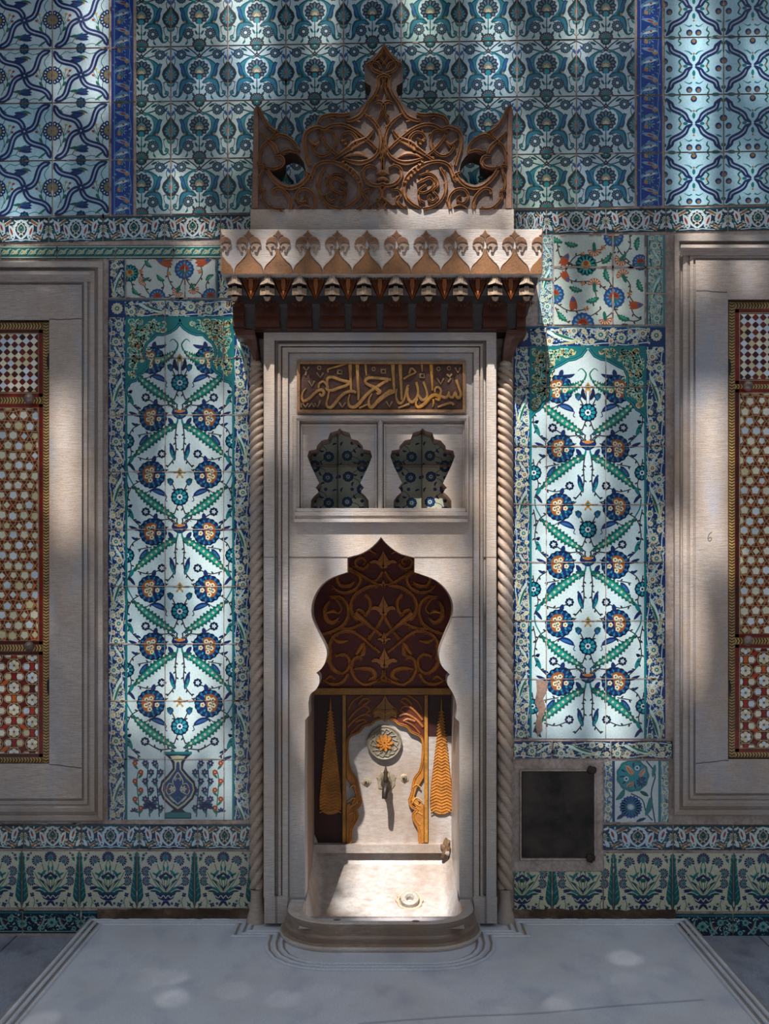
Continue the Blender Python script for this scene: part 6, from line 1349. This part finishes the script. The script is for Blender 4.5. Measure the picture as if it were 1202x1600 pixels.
shutter(1139, 1366, (472, 491, 592, 615, 990, 1013, 1168, 1184), 'pearl and tortoiseshell inlaid shutter in the frame carrying a scribbled numeral', .03, 1169, 603, 1001, 1139, (574, 1076), 5)
# ================================================================ iron hatch
root = empty('iron_hatch', (0, 0, 0), 'rusty dark iron hatch set in bare mortar low beside the fountain', 'hatch')
mb = MB(); pbox(mb, 816, 1206, 928, 1340, -.004, .012); build('door_plate', mb, IRON, root, bevel=.003)
mb = MB(); rect_frame(mb, (812, 1202, 932, 1345), (817, 1207, 927, 1339), [(0, -.003), (.2, .008), (.6, .007), (1, -.003)], None); build('hatch_frame', mb, MORTAR, root)
for x, y in ((925, 1204), (923, 1341)):
    mb = MB(); blob(mb, x, y, 8, 7, .004, .022, (1, 1, 1), 14, int(y), .2); build('hinge_lug', mb, BRONZE, root)
# ================================================================ camera, light, added shade tree
cam = bpy.data.cameras.new('camera'); co = bpy.data.objects.new('camera', cam); COL.objects.link(co)
co.location = (0, -D, CZ); co.rotation_euler = (pi / 2, 0, 0)
cam.sensor_width = 36; cam.lens = F / 1600 * 36; cam.shift_x = -(CX - 601) / 1600; cam.shift_y = (CY - 800) / 1600
scene.camera = co
SD = Vector((.26, 1.0, -1.42))
sun = bpy.data.lights.new('sun', 'SUN'); so = bpy.data.objects.new('sun', sun); COL.objects.link(so)
so.rotation_euler = SD.to_track_quat('-Z', 'Y').to_euler(); sun.angle = math.radians(.65); sun.energy = 7.2; sun.color = (1.0, .95, .89)
w = bpy.data.worlds.new('sky'); scene.world = w; w.use_nodes = True
bg = w.node_tree.nodes['Background']; bg.inputs[1].default_value = .62
_g = w.node_tree.nodes.new('ShaderNodeNewGeometry'); _s = w.node_tree.nodes.new('ShaderNodeSeparateXYZ'); w.node_tree.links.new(_g.outputs['Incoming'], _s.inputs[0])
_m = w.node_tree.nodes.new('ShaderNodeMapRange'); _m.inputs[1].default_value = -1; _m.inputs[2].default_value = 1; _m.inputs[3].default_value = 1; _m.inputs[4].default_value = 0; w.node_tree.links.new(_s.outputs[2], _m.inputs[0])
_r = ramp(w.node_tree, _m.outputs[0], [(.0, (.05, .05, .05)), (.5, (.10, .115, .13)), (.62, (.34, .39, .45)), (1.0, (.9, 1.0, 1.12))]); w.node_tree.links.new(_r.outputs[0], bg.inputs[0])
# gaps shaped into the added crown to let sun through: strokes x0,y0,x1,y1,half width,strength on the wall (photo px), depth p
LIT = [
 # upper wall streaks
 (140, -20, 150, 160, 22, .75, 0), (30, -10, 60, 90, 22, .35, 0), (95, 90, 60, 330, 26, .4, 0), (18, 340, 30, 400, 26, .8, 0), (20, 210, 10, 340, 26, .5, 0),
 (225, 60, 270, 300, 22, .5, 0), (285, 270, 310, 400, 24, .7, 0), (372, -20, 400, 120, 34, 1, 0), (395, 90, 360, 230, 22, .6, 0), (325, 20, 335, 260, 18, .5, 0), (510, -20, 500, 90, 16, .9, 0), (560, -10, 585, 60, 14, .5, 0),
 (640, -20, 670, 60, 22, .8, 0), (765, 10, 790, 130, 24, 1, 0), (740, 120, 780, 210, 22, .7, 0), (830, 190, 830, 330, 18, .7, 0), (880, -20, 905, 80, 28, .7, 0), (950, 0, 960, 230, 20, .35, 0), (1015, -20, 1010, 60, 14, .9, 0),
 (1090, 20, 1085, 330, 24, .75, 0), (1188, 60, 1185, 140, 14, .7, 0), (1170, 240, 1150, 350, 20, .5, 0), (1090, 330, 1085, 365, 26, .8, 0), (900, 280, 880, 370, 26, .4, 0), (960, 330, 950, 480, 34, .55, 0),
 # strips beside the fountain
 (852, 300, 850, 520, 14, 1, 0), (880, 480, 900, 620, 24, .5, 0), (905, 560, 915, 760, 36, .95, 0), (960, 600, 960, 900, 26, .4, 0), (880, 760, 870, 1120, 34, .9, 0), (840, 620, 830, 1120, 18, .75, 0), (960, 900, 950, 1140, 36, .75, 0), (1010, 640, 1015, 1120, 16, .5, 0),
 (300, 470, 310, 640, 26, .55, 0), (345, 640, 350, 800, 26, .7, 0), (290, 700, 290, 900, 34, .6, 0), (330, 850, 320, 1080, 40, .75, 0), (290, 1020, 300, 1150, 34, 1, 0), (230, 760, 225, 1150, 26, .6, 0), (185, 800, 185, 1150, 14, .6, 0), (345, 1160, 350, 1240, 16, .9, 0), (265, 1150, 235, 1230, 20, .5, 0), (350, 1090, 355, 1160, 22, .6, 0),
 (852, 440, 852, 640, 38, 1, 0), (368, 470, 382, 600, 22, .75, 0), (430, 600, 770, 600, 34, .42, .08), (530, 1100, 540, 1300, 54, 1, .07), (600, 1260, 620, 1360, 90, 1, .07), (660, 1060, 670, 1300, 40, 1, .07),
 # crown, cornice (p .28)
 (545, 200, 560, 300, 22, .45, .28), (640, 220, 700, 320, 34, .8, .28), (740, 260, 770, 320, 26, .7, .28), (480, 230, 470, 300, 20, .35, .28), (470, 250, 720, 250, 70, .38, .28), (600, 120, 600, 200, 16, .45, .28), (780, 190, 785, 320, 12, .6, .28), (410, 200, 405, 300, 12, .3, .28), (600, 110, 605, 150, 10, .5, .28), (640, 330, 660, 357, 40, .6, .28), (440, 365, 450, 428, 24, .6, .32), (620, 365, 640, 428, 34, .5, .32), (745, 365, 755, 428, 26, .8, .32), (520, 365, 525, 428, 18, .35, .32), (430, 430, 800, 445, 12, .7, .32), (360, 430, 400, 460, 12, .7, .32),
 # marble front (p .08)
 (432, 560, 432, 690, 26, .75, .08), (470, 520, 700, 560, 18, .4, .08), (780, 540, 782, 900, 30, .9, .08), (740, 560, 745, 780, 16, .6, .08), (540, 815, 545, 870, 22, .8, .08), (680, 815, 700, 900, 34, .7, .08), (480, 860, 465, 960, 26, .6, .08), (430, 880, 440, 1100, 20, .45, .08), (500, 1010, 480, 1070, 16, .7, .08), (740, 920, 745, 1090, 18, .35, .08), (400, 600, 400, 1000, 10, .4, .06), (550, 700, 640, 740, 26, .45, .08), (790, 900, 790, 1150, 10, .5, .06),
 (660, 700, 690, 790, 26, .8, .0),
 # shaft into the niche (through the opening, p .07)
 (590, 860, 600, 1060, 66, 1, .07), (530, 930, 520, 1060, 34, 1, .07), (660, 910, 670, 1060, 34, 1, .07), (560, 1060, 660, 1160, 70, 1, .07), (600, 1150, 620, 1290, 80, 1, .07),
 # window stone
 (100, 640, 105, 820, 30, .85, .06), (120, 820, 122, 1010, 22, .45, .06), (40, 430, 90, 470, 24, .4, .06), (10, 420, 60, 425, 10, .7, .06), (1105, 640, 1110, 860, 32, .8, .06), (1082, 820, 1082, 1060, 18, .75, .06), (1050, 700, 1050, 1000, 12, .6, .03), (1090, 380, 1085, 440, 26, .7, .06), (1160, 400, 1200, 440, 30, .45, .06), (1185, 600, 1185, 800, 16, .35, .03), (50, 990, 20, 1130, 34, .45, .03), (30, 640, 40, 740, 22, .4, .03), (40, 530, 20, 600, 22, .3, .03), (60, 1180, 90, 1230, 40, .3, .06)]
LITF = [(140, 1560, 1060, 1560, 60, .16), (255, 1525, 290, 1560, 52, .34), (180, 1500, 250, 1500, 30, .3), (370, 1550, 350, 1580, 36, .35), (930, 1500, 1010, 1525, 72, .28), (700, 1545, 760, 1590, 46, .25), (30, 1580, 40, 1600, 40, .4), (870, 1460, 1000, 1450, 24, .25), (520, 1480, 660, 1486, 16, .3)]
SEG = []
for x0, y0, x1, y1, hw, s_, p in LIT:
    A, B = W(x0, y0, p), W(x1, y1, p); k = p
    nic = p == .07
    SEG.append((A[0] + SD.x * k, A[2] + SD.z * k, B[0] + SD.x * k, B[2] + SD.z * k, hw / 362 * (1 if nic else 1.12), (s_ if nic else min(1, s_ * 1.3))))
for x0, y0, x1, y1, hw, s_ in LITF:
    A, B = FL(x0, y0), FL(x1, y1)
    SEG.append((A[0] - SD.x * A[1], A[2] - SD.z * A[1] * 1.0 * 1, B[0] - SD.x * B[1], B[2] - SD.z * B[1], hw / 362, s_))
# (for points in front of the wall y<0, so the ray meets the wall plane at z + SD.z * p)
SEG = [s_ for s_ in SEG[:len(LIT)]]
for x0, y0, x1, y1, hw, s_ in LITF:
    A, B = FL(x0, y0), FL(x1, y1); pa, pb_ = -A[1], -B[1]
    SEG.append((A[0] + SD.x * pa, A[2] + SD.z * pa, B[0] + SD.x * pb_, B[2] + SD.z * pb_, hw / 362, s_))
def lit(x, z):
    m = .015
    for ax, az, bx_, bz, hw, s_ in SEG:
        dx, dz = bx_ - ax, bz - az; l = dx * dx + dz * dz or 1e-9; t = max(0, min(1, ((x - ax) * dx + (z - az) * dz) / l))
        d = math.hypot(x - ax - dx * t, z - az - dz * t)
        if d < hw * 1.35: m = max(m, s_ * min(1, (1.35 - d / hw) / .7))
    return m
R = random.Random(11); mb = MB(); E1 = SD.cross(Vector((1, 0, 0))).normalized(); E0 = Vector((1, 0, 0)); step = .036
def leafq(c, l, wd, R):
    a = R.uniform(0, 6.28); u = E0 * cos(a) + E1 * sin(a) + SD.normalized() * R.uniform(-.35, .35); v = (E1 * cos(a) - E0 * sin(a)); u.normalize(); v.normalize()
    mb.face([tuple(c - u * l), tuple(c - u * l * .2 + v * wd), tuple(c + u * l * .55 + v * wd * .7), tuple(c + u * l), tuple(c + u * l * .55 - v * wd * .7), tuple(c - u * l * .2 - v * wd)])
z = -2.2
while z < 4.9:
    x = -3.0
    while x < 3.0:
        xx, zz = x + R.uniform(-.5, .5) * step, z + R.uniform(-.5, .5) * step
        if R.random() > lit(xx, zz) :
            t = 6.6 + R.uniform(-.5, .5) + .5 * sin(x * 2.1) * cos(z * 1.7)
            leafq(Vector((xx, 0, zz)) - SD * t, .042, .030, R)
        x += step
    z += step
TR = empty('added_shade_tree', (0, 0, 0), 'added unseen leafy tree behind the camera, its crown shaped to throw the dappled shade', 'tree')  # unseen tree added as a sun blocker; leaves left out along the lit strokes
build('crown_foliage', mb, LEAFM, TR)
mb = MB(); top = Vector((-1.3, -6.6, 9.8)); bs_ = Vector((-4.2, -7.6, 0))
tube(mb, [tuple(bs_), tuple(bs_ + Vector((.1, 0, 2.4))), tuple(bs_ + Vector((.3, .1, 5.0))), tuple(bs_ + Vector((.8, .2, 7.2)))], [.38, .28, .22, .16], 14, cap=True)
build('trunk', mb, BARK, TR, smooth=True)
# ================================================================ view
scene.view_settings.view_transform = 'Standard'; scene.view_settings.look = 'None'; scene.view_settings.exposure = 0.12; scene.view_settings.gamma = 1.0
scene.view_settings.use_curve_mapping = False
scene.cycles.max_bounces = 6
